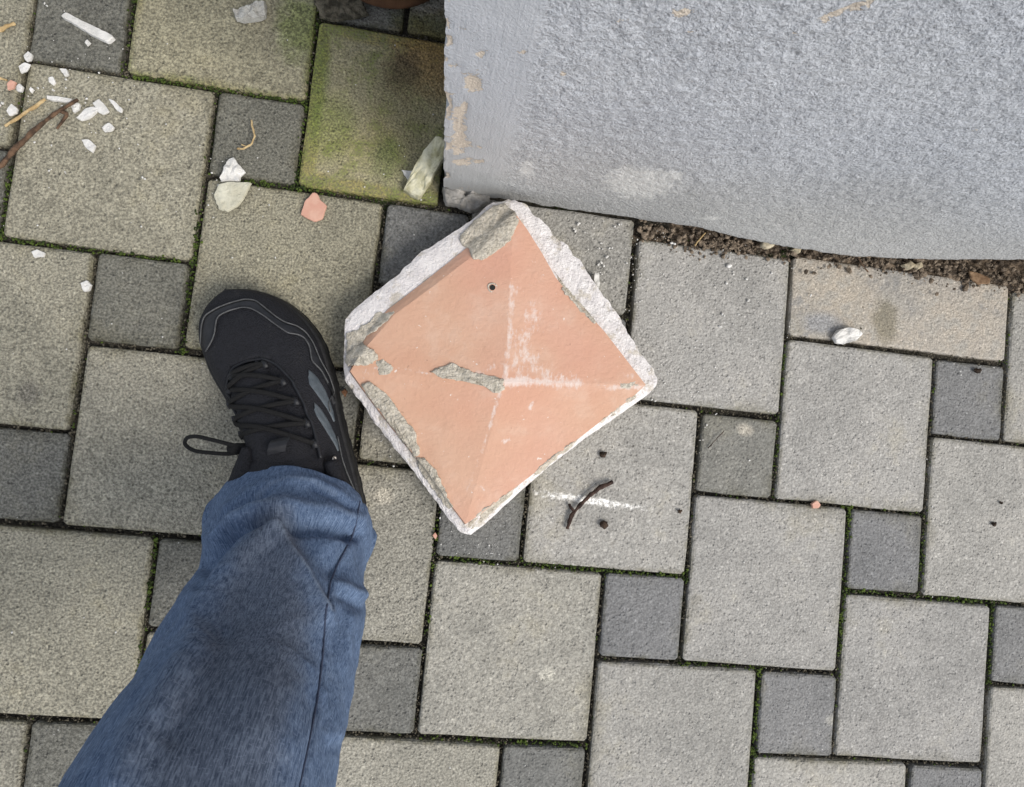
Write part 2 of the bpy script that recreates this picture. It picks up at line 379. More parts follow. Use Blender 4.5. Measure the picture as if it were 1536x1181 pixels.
M_LACE = simple('black_lace', (.0035, .0035, .004, 1), (.0075, .0075, .008, 1), 500, .8, .001, 1200)
M_PIPING = simple('grey_piping', (.055, .057, .06, 1), (.09, .092, .095, 1), 200, .6, .0003)
M_STRIPE = simple('grey_stripe', (.060, .074, .088, 1), (.088, .104, .120, 1), 200, .45, .0004)
M_METAL = NT('eyelet_metal', .35).done((.45, .42, .40, 1)); M_METAL.node_tree.nodes['Principled BSDF'].inputs['Metallic'].default_value = .9
M_HOLE = NT('hole_dark', .95).done((.02, .02, .018, 1))
M_THREAD = simple('seam_thread', (.03, .04, .075, 1), (.05, .065, .11, 1), 300, .9, .0005)

# ------------------------------------------------------------------ ground and paving
def big_sheet(name, r, z, mat):
    V = [(-r, -r, z), (r, -r, z), (r, r, z), (-r, r, z)]
    return tag(mesh_obj(name, V, [(0, 1, 2, 3)], mat, smooth=False, origin=np.zeros(3)), kind='structure')
big_sheet('ground', 60, -.012, M_JOINT)
paving = tag(empty('paving', (0, 0, 0)), kind='structure')

WALL_V, WALL_U = -0.083, 0.466          # front face line and left face line of the house wall
def stone_mesh(name, x0, x1, y0, y1, seed):
    """block with softened arrises; ring of 24 points, four rings"""
    r = random.Random(seed); c = .0014
    base = []
    for (ax, ay, bx, by) in ((x0, y0, x1, y0), (x1, y0, x1, y1), (x1, y1, x0, y1), (x0, y1, x0, y0)):
        L = math.hypot(bx-ax, by-ay); dx, dy = (bx-ax)/L, (by-ay)/L
        for s in (c*3.1, L*r.uniform(.15, .25), L*r.uniform(.38, .48), L*r.uniform(.56, .66), L*r.uniform(.78, .86), L - c*3.1): base.append((ax+dx*s, ay+dy*s, -dy, dx))
    V = []
    for z, ins in ((-.06, 0), (-.0032, 0), (-.0009, .0009), (0, .0030)):
        for (px, py, nx, ny) in base:
            j = r.uniform(-.0002, .0011) if z > -.01 else 0
            V.append((px + nx*(ins+j), py + ny*(ins+j), z))
    F = grid_faces(4, 24, True) + [tuple(72 + k for k in range(24))]
    me = bpy.data.meshes.new(name); me.from_pydata(V, [], F); me.materials.append(M_STONE)
    return me
G = .0016
BIG = [stone_mesh('large_paver', -.1+G, .1-G, -.1+G, .1-G, s) for s in range(5)]
SMALL = [stone_mesh('small_paver', -.05+G, .05-G, -.05+G, .05-G, 50+s) for s in range(5)]
MOSS = {(30, 10): 1.0, (10, 20): .62, (0, 0): .30, (20, -10): .42, (10, -30): .12, (30, -40): .05, (0, -50): .20, (-10, -20): .25, (-10, 30): .5,
        (-20, 10): .35, (-10, -70): .1, (-20, -40): .1, (40, -20): .1, (50, -50): .16, (70, -60): .10, (50, 0): .02, (60, -30): .04, (70, -10): 0, (90, -20): 0, (100, 0): 0}
SMOSS = {(20, 0): .30, (0, 20): .12, (10, -20): .25, (0, -40): .05, (80, -30): .38, (60, -70): .3, (40, -10): 0, (70, -50): 0}
WARM = lambda u: max(0.0, min(1.0, (62 - u) / 42))
nbig = 0
JOINTS = []                              # joint lines for moss and grit
def place_stone(me, u, v, size, tone, moss, warm, name, smear=0.0, half=None):
    o = bpy.data.objects.new(name, me); COL.objects.link(o); o.parent = paving
    o.location = ((u + size/2)/100 + random.uniform(-.0011, .0011), (v - size/2)/100 + random.uniform(-.0011, .0011), random.uniform(-.0022, 0))
    o.rotation_euler = (random.uniform(-.006, .006), random.uniform(-.006, .006), random.uniform(-.007, .007))
    o.scale = (random.uniform(.988, 1.0), random.uniform(.980, 1.0), 1)
    o['tone'] = tone; o['moss'] = moss; o['warm'] = warm; o['half'] = half or size/200; o['smear'] = smear
    return o
far_V, far_F = [], []
def far_stone(u, v, size):
    k = len(far_V); a, b, c, d = (u+.35)/100, (u+size-.35)/100, (v-size+.35)/100, (v-.35)/100
    far_V.extend([(a, c, -.06), (b, c, -.06), (b, d, -.06), (a, d, -.06), (a+.002, c+.002, 0), (b-.002, c+.002, 0), (b-.002, d-.002, 0), (a+.002, d-.002, 0)])
    far_F.extend([(k+4, k+5, k+6, k+7), (k, k+1, k+5, k+4), (k+1, k+2, k+6, k+5), (k+2, k+3, k+7, k+6), (k+3, k, k+4, k+7)])
for i in range(-40, 41):
    for j in range(-40, 41):
        u0, v0 = -10*i + 20*j, -20*i - 10*j
        for (u, v, size) in ((u0, v0, 20), (u0+20, v0, 10)):
            if not (-500 < u < 620 and -560 < v < 500): continue
            x0, x1, y1, y0 = u, u+size, v, v-size
            if x1 > 46.6 and y1 > -8.2:                       # meets the house wall
                if x0 > 46 and y0 > -9: continue
            near = (-55 < u < 170 and -120 < v < 60)
            if not near: far_stone(u, v, size); continue
            big = size == 20
            r1 = random.random()
            tone = (.76 + .28*r1) if big else (.02 + .16*r1 + (.06 if u > 60 else -.10))
            if (u, v) == (40, -10): tone = -.22  # extra dark: shadow under cap and wall put into its tone
            if (u, v) == (80, -30): tone = .16
            if (u, v) == (30, 10): tone = 1.30
            if u < 40 and big: tone *= .94  # left side darker again, shade put into the tone
            ms = (MOSS if big else SMOSS).get((u, v), .10*random.random() if u > 60 else .10 + .12*random.random())
            nm = 'large_paver' if big else 'small_paver'
            cut = None
            if (u, v) == (30, 10): cut = (30, 46.3, -10, 10)
            elif (u, v) == (50, 0): cut = (50, 70, -20, -8.0)
            elif (u, v) == (100, 0): cut = (100, 120, -20, -9.6)
            elif x0 < 46.6 < x1 and y1 > -8: cut = (x0, 46.3, y0, y1)
            elif y0 < -8.2 < y1 and x1 > 46.6:
                if y0 > -12: continue
                cut = (x0, x1, y0, -9.6)
            sm = 0.0
            if (u, v) == (90, -10): continue                  # one long cut slab lies here
            if (u, v) == (100, 0): sm = .95; cut = (90, 120, -20, -9.6)
            if cut:
                cx, cy = (u+size/2)/100, (v-size/2)/100
                me = stone_mesh('cut_paver', cut[0]/100-cx+G, cut[1]/100-cx-G, cut[2]/100-cy+G, cut[3]/100-cy-G, 200+len(COL.objects))
                place_stone(me, u, v, size, tone, ms, WARM(u), 'cut_paver', sm)
            else:
                place_stone(random.choice(BIG if big else SMALL), u, v, size, tone, ms, WARM(u), nm, sm)
            if -20 < u < 135 and -85 < v < 25:
                JOINTS += [((x0, y1), (x1, y1)), ((x0, y0), (x0, y1))]
far = mesh_obj('paver', far_V, far_F, M_STONE, paving, smooth=False); far['kind'] = 'stuff'
far['tone'] = .75; far['moss'] = .12; far['warm'] = .3; far['half'] = 50.0; far['smear'] = 0.0

# moss cushions and grit lying in the joints
ICO = None
def ico_arrays():
    bm = bmesh.new(); bmesh.ops.create_icosphere(bm, subdivisions=1, radius=1.0)
    bm.verts.ensure_lookup_table(); V = np.array([v.co[:] for v in bm.verts]); F = np.array([[v.index for v in f.verts] for f in bm.faces]); bm.free()
    return V, F
IV, IF = ico_arrays()
def lumps(name, centres, radii, mat, flat=.7, jit=.35, parent=None, smooth=True):
    Vs, Fs = [], []
    for k, (c, r) in enumerate(zip(centres, radii)):
        s = np.array([rng.uniform(.7, 1.3), rng.uniform(.7, 1.3), flat]) * r
        a = rng.uniform(0, 6.28); R2 = np.array([[math.cos(a), -math.sin(a), 0], [math.sin(a), math.cos(a), 0], [0, 0, 1]])
        v = (IV * (1 + rng.uniform(-jit, jit, (len(IV), 1))) * s) @ R2.T + c
        Vs.append(v); Fs.append(IF + k*len(IV))
    return mesh_obj(name, np.concatenate(Vs), np.concatenate(Fs), mat, parent, smooth, origin=np.zeros(3))
GREEN = [[(1268, 880), (1258, 1010)], [(1030, 1000), (1130, 1008)], [(1138, 1010), (1125, 1181)], [(1492, 905), (1485, 1030)], [(1272, 770), (1268, 885)], [(1388, 770), (1382, 890)],
         [(228, 815), (215, 950)], [(213, 950), (190, 1080)], [(320, 268), (560, 295)], [(190, 103), (462, 142)], [(472, 20), (460, 150)], [(460, 150), (447, 280)], [(195, 0), (188, 105)],
         [(650, 842), (790, 842)], [(780, 842), (1028, 864)], [(10, 250), (5, 350)], [(655, 790), (640, 850)], [(5, 355), (290, 388)], [(1175, 520), (1168, 740)], [(640, 1110), (870, 1122)], [(300, 280), (275, 520)],
         [(210, 950), (250, 950)], [(1280, 888), (1500, 908)], [(560, 30), (668, 30)]]
mc, mr, gc, gr_ = [], [], [], []
seen = set()
for (a, b) in JOINTS:
    a = np.array(a, float)/100; b = np.array(b, float)/100
    key = (round(a[0], 2), round(a[1], 2), round(b[0], 2), round(b[1], 2))
    if key in seen: continue
    seen.add(key)
    L = np.linalg.norm(b-a)
    for q in range(int(L / .0008)):
        t = rng.random(); P = a + (b-a)*t
        if P[0] > .462 and P[1] > -.09: continue
        px = to_px(np.array([P[0], P[1], 0.0]))
        gd = min(seg_dist(px, g) for g in GREEN)
        patch = noise(np.array([P[0], P[1], 0]), 22, 5)
        w = .015 + (.78 if gd < 12 else 0) * (.35 + .65*(patch > -.1)) + (.12 if patch > .5 else 0)
        n2 = np.array([-(b-a)[1], (b-a)[0]])/L * rng.normal(0, .0019)
        if rng.random() < w: mc.append((P[0]+n2[0], P[1]+n2[1], rng.uniform(-.0060, -.0015))); mr.append(rng.uniform(.0007, .0018))
        elif rng.random() < .6: gc.append((P[0]+n2[0], P[1]+n2[1], rng.uniform(-.0070, -.0028))); gr_.append(rng.uniform(.0005, .0014))
tag(lumps('moss', mc, mr, M_MOSS, .8, .4), 'green moss growing in the joints between the paving stones', 'moss', kind='stuff')
tag(lumps('joint_grit', gc, gr_, M_GRIT, .8, .35), 'brown grit and soil crumbs filling the paving joints', 'grit', kind='stuff')

# ------------------------------------------------------------------ house wall
def build_wall():
    root = tag(empty('house_wall', (WALL_U, WALL_V, 0)), 'blue grey painted render wall with rough texture and flaking smooth corner', 'wall')
    # lower edge of the render: photograph position and how far it stands out
    E_ = [(664, 283, -.083), (700, 288, -.083), (735, 297, -.083), (790, 303, -.083), (850, 315, -.0835), (960, 331, -.085), (1040, 341, -.090), (1120, 357, -.094), (1200, 372, -.096), (1280, 384, -.096), (1400, 388, -.093), (1536, 389, -.089)]
    pts = np.array([at_plane_y(x, y, v) for x, y, v in E_])
    us = np.r_[np.linspace(WALL_U, 1.36, 330), np.linspace(1.37, 1.8, 44), np.linspace(1.9, 4.5, 20)]
    ze = np.interp(us, np.r_[pts[:, 0], 1.8], np.r_[np.maximum(pts[:, 2], .004), .05]); ye = np.interp(us, np.r_[pts[:, 0], 1.8], np.r_[pts[:, 1], -.086])
    jag = fbm(np.stack([us, us*0, us*0], 1), 60, 4, 3)*.004 + fbm(np.stack([us, us*0, us*0], 1), 14, 2, 9)*.004
    ze = np.maximum(ze + jag, .001)
    h = np.r_[np.linspace(0, 1, 150)**1.15 * .42, np.linspace(.44, .8, 20), np.linspace(.9, 2.6, 12)]
    U, Hh = np.meshgrid(us, h)
    Z = ze[None, :] + Hh * (1 - ze[None, :]/3)
    flare = np.exp(-((Z - ze)/.055)**1.5)
    Y = WALL_V + (ye[None, :]-WALL_V)*flare
    lean = -.016*np.clip(Z, 0, .8) * np.exp(-((U-WALL_U)/.08)**2)
    Pc = np.stack([0*Z, Z, 0*Z], -1)
    chipx = np.maximum(0, fbm(Pc, 34, 3, 61))*.006 + np.maximum(0, fbm(Pc, 110, 2, 66)-.15)*.004
    X = U + lean + chipx*np.exp(-((U-WALL_U)/.007)**2)
    P = np.stack([U, Z, 0*U], -1)
    PX = to_px(np.stack([X, Y, Z], -1))
    # trowelled strip along the corner, rough cast beyond
    line = np.interp(PX[..., 1], [-60, 0, 60, 150, 220, 300], [835, 815, 803, 782, 768, 745]) + 14*fbm(P, 30, 3, 21)
    sm = np.clip((line - PX[..., 0])/26 + .5, 0, 1)
    low = np.clip((.13 + .03*fbm(P, 12, 2, 4) - (Z-ze))/.13, 0, 1)
    rough = (1-sm)*(1-.72*low)
    cast = fbm(P, 260, 1, 31) + .15*fbm(P, 90, 2, 35)
    Y = Y - rough*cast*.0012 - .0022*fbm(P, 7, 2, 41)*(1-.5*sm) - .0005*fbm(P, 60, 3, 47)
    # bare patches where the paint has come off
    bare = np.zeros_like(U)
    for x, y, rx, ry, a in [(708, 125, 13, 13, .95), (722, 80, 9, 5, .9), (688, 195, 10, 32, .95), (697, 165, 6, 18, .8), (700, 243, 24, 5, .8), (690, 218, 20, 14, .75), (683, 100, 12, 7, .7), (693, 290, 30, 10, .45), (690, 40, 8, 6, .6),
                            (785, 78, 7, 4, .7), (1285, 10, 60, 6, .85), (1235, 28, 16, 6, .75), (845, 110, 7, 5, .6), (1020, 20, 18, 7, .6), (1040, 45, 14, 4, .55), (930, 30, 12, 6, .5), (965, 113, 6, 5, .5), (1190, 48, 10, 4, .5), (1100, 350, 30, 4, .3)]:
        ang = math.radians(-17) if x == 1285 else 0
        dx, dy = PX[..., 0]-x, PX[..., 1]-y
        d = ((dx*math.cos(ang)+dy*math.sin(ang))/rx)**2 + ((-dx*math.sin(ang)+dy*math.cos(ang))/ry)**2
        bare = np.maximum(bare, a*np.exp(-d*.55))
    bare = np.maximum(bare, np.clip(chipx/.0022, 0, .9)*np.exp(-((U-WALL_U)/.006)**2))
    scuff = np.zeros_like(U)
    for x, y, rx, ry, a in [(962, 274, 58, 24, 1.0), (790, 255, 14, 16, .75), (775, 245, 10, 5, .6), (1010, 262, 20, 10, .8), (1060, 328, 30, 3, .7)]:
        scuff = np.maximum(scuff, a*np.exp(-(((PX[..., 0]-x)/rx)**2 + ((PX[..., 1]-y)/ry)**2)*.8))
    Y = Y + .0010*np.clip((bare-.45)*4, 0, 1)
    n, m = U.shape
    V = np.stack([X, Y, Z], -1).reshape(-1, 3)
    F = grid_faces(n, m)
    # underside lip
    lipV = np.stack([X[0], Y[0]+.05, Z[0]+.004], -1); off = len(V); V = np.r_[V, lipV]
    F += [(off+j, off+j+1, j+1, j) for j in range(m-1)]
    A = lambda a: np.r_[a.reshape(-1), a[0]]
    front = mesh_obj('render_face', V, F, M_WALL, root, attrs={'smooth': A(sm), 'bare': A(bare), 'scuff': A(scuff), 'pit': A(rough)})
    # side face, from the same corner line backwards
    ys = np.r_[np.linspace(0, .5, 60), np.linspace(.6, 2.5, 12)]
    SX = np.repeat(X[:, :1], len(ys), 1) + .0; SY = Y[:, :1] + ys[None, :]; SZ = np.repeat(Z[:, :1], len(ys), 1)
    SZ = np.where(SZ < .07, SZ*np.clip(1-ys[None, :]*60, 0, 1), SZ)
    SX = SX + .002*fbm(np.stack([SX, SY, SZ], -1), 40, 3, 5)*np.clip(ys[None, :]*50, 0, 1)
    V2 = np.stack([SX, SY, SZ], -1).reshape(-1, 3); F2 = [f[::-1] for f in grid_faces(n, len(ys))]
    z0 = np.zeros(len(V2)); b2 = np.clip(fbm(V2, 12, 3, 8)*1.4, 0, 1)
    mesh_obj('side_face', V2, F2, M_WALL, root, attrs={'smooth': z0+1, 'bare': b2*.6, 'scuff': z0, 'pit': z0})
    # core so that the wall is solid from every side
    a, b, c, d = WALL_U+.02, 4.48, WALL_V+.045, 2.4
    V3 = [(a, c, -.02), (b, c, -.02), (b, d, -.02), (a, d, -.02), (a, c, 2.58), (b, c, 2.58), (b, d, 2.58), (a, d, 2.58)]
    mesh_obj('masonry_core', V3, [(4, 5, 6, 7), (0, 1, 5, 4), (1, 2, 6, 5), (2, 3, 7, 6), (3, 0, 4, 7)], M_SOIL, root, smooth=False)
    return root
wall = build_wall()

# ------------------------------------------------------------------ generic broken pieces
def inside_poly(P, poly):
    x, y = P[:, 0], P[:, 1]; c = np.zeros(len(P), bool); n = len(poly)
    for i in range(n):
        x1, y1 = poly[i]; x2, y2 = poly[(i+1) % n]
        cnd = ((y1 > y) != (y2 > y)); xi = (x2-x1)*(y-y1)/(y2-y1+1e-12)+x1
        c ^= cnd & (x < xi)
    return c
def piece_arrays(outline, thick, base=lambda P: 0.0, n=44, jag=.0008, bumpy=.25, dome=.5, seed=0, z0=0.0, rings=(1.0, .985, .95, .78, .55, .3)):
    """irregular flake: outline is a world-space xy polygon"""
    o = resample(np.r_[outline, outline[:1]], n+1)[:-1]; c = o.mean(0)
    P3 = np.c_[o, np.zeros(n)+seed*3.1]
    jg = jag*np.stack([fbm(P3, 260, 3, seed), fbm(P3, 260, 3, seed+50)], 1)
    sm_ = o.copy()
    for _ in range(n//6): sm_ = (np.roll(sm_, 1, 0)+2*sm_+np.roll(sm_, -1, 0))/4
    V = []; hz = [0, .80, .97, .97+.1*dome, .97+.2*dome, .97+.25*dome]
    for k, (s, hh) in enumerate(zip(rings, hz)):
        q = c + ((o + jg)*max(0, (s-.6)/.4) + (sm_)*(1-max(0, (s-.6)/.4)) - c)*s
        nz = fbm(np.c_[q, np.zeros(n)+seed], 120, 4, seed+3)
        zz = hh*thick*(1+bumpy*nz) if k else np.zeros(n)
        V.append(np.c_[q, base(q) + z0 + zz])
    cz = thick*(.97+.28*dome); V.append(np.c_[[c], [base(np.array([c]))[0] + z0 + cz if callable(base) and not np.isscalar(base(np.array([c]))) else z0+cz]])
    V = np.concatenate(V); F = grid_faces(len(rings), n, True); k = (len(rings)-1)*n
    F += [(k+j, k+(j+1) % n, len(V)-1) for j in range(n)]
    return V, F
def poly_px(pts, z=0.0): return np.array([at(x, y, z)[:2] for x, y in pts])
NPIECE = [0]
def chip(name, label, cat, pts, thick, mat, group=None, n=36, smooth=False, tilt=(0, 0), bumpy=.25, dome=.15, jag=.0009, z0=.0003):
    NPIECE[0] += 1
    P = poly_px(pts, thick*.5)
    V, F = piece_arrays(P, thick, n=n, bumpy=bumpy, dome=dome, jag=jag, seed=NPIECE[0], z0=z0)
    c = V.mean(0); dz = (V[:, 0]-c[0])*tilt[0] + (V[:, 1]-c[1])*tilt[1]; V[:, 2] += dz - dz.min()
    return tag(mesh_obj(name, V, F, mat, smooth=smooth), label, cat, group)

# ------------------------------------------------------------------ salmon pyramid cap
def build_cap():
    root = tag(empty('pillar_cap', at(745, 560, 0)), 'broken square pillar cap with salmon pyramid top and white plaster rim', 'pillar cap')
    N = 70
    outer = [[(762, 300), (787, 306), (800, 322), (822, 338), (832, 356), (848, 366), (860, 385), (874, 398), (885, 417), (893, 428), (905, 446), (915, 456), (931, 478), (942, 500), (952, 514), (965, 535), (979, 553), (986, 568)],
             [(986, 568), (984, 580), (972, 592), (930, 622), (880, 656), (838, 688), (800, 720), (760, 756), (730, 784), (706, 803)],
             [(706, 803), (692, 800), (676, 782), (655, 752), (632, 722), (612, 697), (590, 669), (562, 634), (545, 606), (530, 590), (517, 570)],
             [(517, 570), (515, 545), (516, 505), (518, 478), (540, 457), (565, 437), (600, 410), (630, 379), (650, 369), (690, 342), (712, 326), (738, 304), (762, 300)]]
    inner = [[(770, 318), (790, 345), (812, 380), (832, 416), (850, 439), (880, 470), (905, 497), (930, 529), (950, 555), (968, 578)],
             [(968, 578), (945, 599), (900, 633), (850, 672), (800, 711), (750, 749), (720, 772), (697, 787)],
             [(697, 787), (678, 762), (662, 740), (645, 715), (625, 690), (597, 655), (567, 617), (542, 583), (524, 558)],
             [(524, 558), (536, 528), (556, 495), (580, 466), (640, 420), (695, 376), (735, 345), (770, 318)]]
    def ring(sides, z):
        out = []
        for s in sides: out.append(resample(s, N+1)[:-1])
        px = np.concatenate(out); return np.array([at(x, y, z) for x, y in px])
    side = np.repeat(np.arange(4), N)
    O = ring(outer, .040); I = ring(inner, .046); n = 4*N
    # break noise on the outer edge
    cen = np.array(at(745, 560, .04)); nrm = (O-cen); nrm[:, 2] = 0; nrm /= np.linalg.norm(nrm, axis=1)[:, None]
    amp = np.where(side == 1, .0008, np.where(side == 0, .0040, .0020))
    O = O + nrm*(amp*fbm(O, 130, 3, 3))[:, None]
    rows = []
    for z, s in ((0.001, -.013), (.010, -.009), (.022, -.004), (.033, -.0008)):
        r = O.copy(); r[:, :2] += nrm[:, :2]*s; r[:, 2] = z
        r[:, :2] += nrm[:, :2]*(.0016*fbm(r, 120, 3, 7))[:, None]; rows.append(r)
    O2 = O.copy(); O2[:, 2] += .0015*fbm(O, 90, 3, 5); rows.append(O2)
    for k in range(1, 7):
        f = k/6; r = O*(1-f) + I*f
        r[:, 2] = .040 + .005*f**.6 + (1-f*.7)*(.0022*np.where(side == 1, .4, np.where(side == 3, .18, 1))*fbm(r, 160, 4, 11))
        rows.append(r)
    r = I.copy(); r[:, :2] += (cen-I)[:, :2]*.06; r[:, 2] = .040; rows.append(r)
    V = np.concatenate(rows); F = grid_faces(len(rows), n, True)
    body = mesh_obj('plaster_body', V, F, M_RIM, root, smooth=False)
    # painted pyramid, stepped up from the rim (wide sloping step along the upper left side)
    apex = at(757, 573, .066)
    ins = np.where(side == 3, .085, .012)
    ii = np.concatenate([np.linspace(0, 1, N, endpoint=False)]*4)
    ins = np.where(side == 3, .012 + .085*np.clip(np.sin(ii*math.pi)*1.6, 0, 1)*(.55+.45*ii), ins)
    rows = []
    e0 = I.copy(); e0[:, 2] = .0425; rows.append(e0)
    e1 = I.copy(); e1[:, 2] = .0462; rows.append(e1)
    t1 = I + (apex-I)*ins[:, None]; t1[:, 2] = .0535 + .0*ins
    mid = I*.5 + t1*.5; mid[:, 2] = .0462*.45 + .0535*.55; rows.append(mid); rows.append(t1)
    K = 42
    for k in range(1, K+1):
        f = (k/K)*.995; r = t1*(1-f) + apex*f; rows.append(r)
    V = np.concatenate(rows + [np.array([apex])]); nr = len(rows)
    V[:, 2] += .0006*fbm(V, 30, 3, 15) * (V[:, 2] > .05)
    F = grid_faces(nr, n, True) + [((nr-1)*n+j, (nr-1)*n+(j+1) % n, len(V)-1) for j in range(n)]
    PX = to_px(V)
    dust = np.zeros(len(V))
    for poly, w, a in [([(768, 432), (765, 500), (757, 573)], 7, .62), ([(757, 573), (800, 572), (870, 576)], 9, .80), ([(757, 573), (740, 620), (735, 640)], 5, .62), ([(735, 640), (715, 700), (700, 735)], 4, .46),
                       ([(785, 530), (815, 562), (850, 572)], 17, .62), ([(770, 550), (785, 510), (800, 470)], 26, .46), ([(765, 440), (800, 430)], 18, .30), ([(560, 552), (600, 553), (650, 562)], 2.5, .58), ([(915, 582), (960, 580)], 6, .75), ([(925, 560), (945, 565)], 8, .55),
                       ([(795, 612), (800, 602)], 4, .65), ([(755, 662), (765, 660)], 4, .7), ([(560, 562), (550, 560)], 7, .55), ([(740, 550), (720, 560)], 9, .55), ([(725, 735), (722, 730)], 3, .75), ([(870, 576), (960, 582)], 2, .5)]:
        dust = np.maximum(dust, a*np.exp(-(seg_dist(PX, poly)/w)**2))
    paint = mesh_obj('salmon_paint', V, F, M_PAINT, root, smooth=False, attrs={'dust': dust})
    bm = bmesh.new(); bm.from_mesh(body.data); bm.transform(Matrix.Translation(Vector(root.location)+body.location))
    bm2 = bmesh.new(); bm2.from_mesh(paint.data); bm2.transform(Matrix.Translation(Vector(root.location)+paint.location))
    dep = [BVHTree.FromBMesh(bm), BVHTree.FromBMesh(bm2)]; bm.free(); bm2.free()
    def surf(q):
        out = []
        for x, y in np.atleast_2d(q):
            z = 0.0
            for b in dep:
                hit = b.ray_cast(Vector((x, y, .3)), Vector((0, 0, -1)))
                if hit[0] is not None: z = max(z, hit[0].z)
            out.append(z)
        return np.array(out)
    # lumps of old mortar stuck on it
    lab = []
    for k, (pts, th, dome, lb) in enumerate([
        ([(690, 350), (712, 326), (738, 306), (758, 303), (776, 318), (777, 340), (765, 362), (740, 382), (722, 394), (706, 389), (702, 372), (690, 362)], .0075, .1, 'thick grey mortar lump at the top corner of the cap'),
        ([(518, 497), (535, 492), (555, 480), (563, 467), (590, 464), (594, 470), (575, 488), (550, 505), (530, 530), (518, 540)], .004, .4, None),
        ([(515, 540), (528, 520), (545, 515), (562, 527), (568, 537), (560, 546), (540, 549), (520, 549)], .008, .8, None),
        ([(563, 542), (575, 541), (588, 548), (590, 557), (580, 566), (568, 562)], .003, .4, None),
        ([(645, 558), (660, 552), (675, 546), (690, 552), (710, 560), (735, 566), (754, 570), (756, 585), (742, 592), (725, 582), (705, 576), (685, 572), (660, 568)], .0055, .6, 'strip of grey mortar along the ridge of the cap'),
        ([(540, 578), (555, 572), (580, 590), (610, 630), (625, 650), (630, 680), (624, 690), (605, 665), (575, 625)], .0065, .5, None),
        ([(624, 684), (640, 690), (655, 705), (668, 735), (680, 760), (674, 766), (655, 745), (640, 722), (628, 705)], .0065, .5, None),
        ([(700, 790), (718, 768), (745, 750), (775, 728), (785, 732), (760, 752), (730, 778), (708, 798)], .003, .3, None),
        ([(800, 706), (850, 668), (872, 655), (865, 668), (830, 696), (805, 716)], .0028, .3, None), ([(900, 632), (940, 600), (960, 588), (955, 597), (925, 622), (905, 636)], .0025, .3, None),
        ([(832, 402), (842, 422), (860, 440), (885, 468), (898, 486), (890, 488), (868, 466), (845, 440)], .004, .5, None),
        ([(928, 574), (950, 572), (958, 577), (948, 584), (930, 582)], .0025, .3, None)]):
        P = poly_px(pts, .050)
        V, F = piece_arrays(P, th*.72, base=surf, n=90, jag=.0022, bumpy=.8, dome=dome, seed=300+k, z0=-.0018, rings=(1.0, .98, .92, .78, .56, .3))
        o = mesh_obj('mortar', V, F, M_MORTAR, root)
        if lb: o['label'] = lb
    # drilled hole with a grey plug
    c = np.array(at(739, 431, .06)); zc = surf(c[:2])[0]
    V = []; n2 = 20
    for r, z in ((.0056, -.001), (.0054, .0003), (.0044, .0004), (.0034, -.001), (.003, -.006)):
        for k in range(n2): a = 2*math.pi*k/n2; V.append((c[0]+r*math.cos(a)*(1+.08*math.sin(3*a)), c[1]+r*math.sin(a), zc+z))
    hole = mesh_obj('screw_plug', V, grid_faces(5, n2, True), M_MORTAR, root)
    V = [(c[0]+.0031*math.cos(2*math.pi*k/12), c[1]+.0031*math.sin(2*math.pi*k/12), zc+.0004) for k in range(12)] + [(c[0], c[1], zc+.0002)]
    mesh_obj('hole', V, [(k, (k+1) % 12, 12) for k in range(12)], M_HOLE, hole)
    for x, y in ((706, 762), (683, 764), (900, 487), (896, 484)):
        c = np.array(at(x, y, .052)); z = surf(c[:2])[0]
        lumps('dark_crumb', [(c[0]+dx, c[1]+dy, z+.001) for dx, dy in ((0, 0), (.0025, .001), (-.002, .001))], [.0016, .0013, .0012], M_SEED, parent=None).parent = root
        ob = root.children[-1]; ob.location = -Vector(root.location)
    return root
cap = build_cap()

# ------------------------------------------------------------------ person: leg in jeans, trainer
person = tag(empty('person', (0.385, -.47, 0)), 'person standing in blue jeans and a black lace-up trainer, one leg in view', 'person')
HEEL = np.array([.392, -.507]); AX = np.array([-.42316648, .90605195]); PP = np.array([.90605195, .42316648]); SL = .311
def shoe_xyz(s, w, z): 
    s = np.asarray(s); w = np.asarray(w); z = np.asarray(z)
    return np.stack([HEEL[0] + AX[0]*s + PP[0]*w, HEEL[1] + AX[1]*s + PP[1]*w, z + 0*s], -1)
S_R = [0, .004, .013, .04, .085, .116, .154, .19, .222, .245, .266, .285, .298, .306, .311]
W_R = [.008, .026, .038, .049, .054, .056, .0595, .0645, .0650, .0605, .0515, .0375, .0215, .006, -.012]
S_L = [0, .004, .013, .04, .085, .12, .16, .2, .24, .263, .284, .298, .306, .311]
W_L = [.004, -.014, -.026, -.035, -.036, -.036, -.042, -.051, -.0575, -.0575, -.052, -.0405, -.028, -.014]
S_T = [0, .02, .06, .1, .13, .16, .19, .215, .24, .265, .285, .300, .311]
Z_T = [.085, .102, .110, .104, .097, .088, .078, .070, .063, .056, .047, .037, .028]
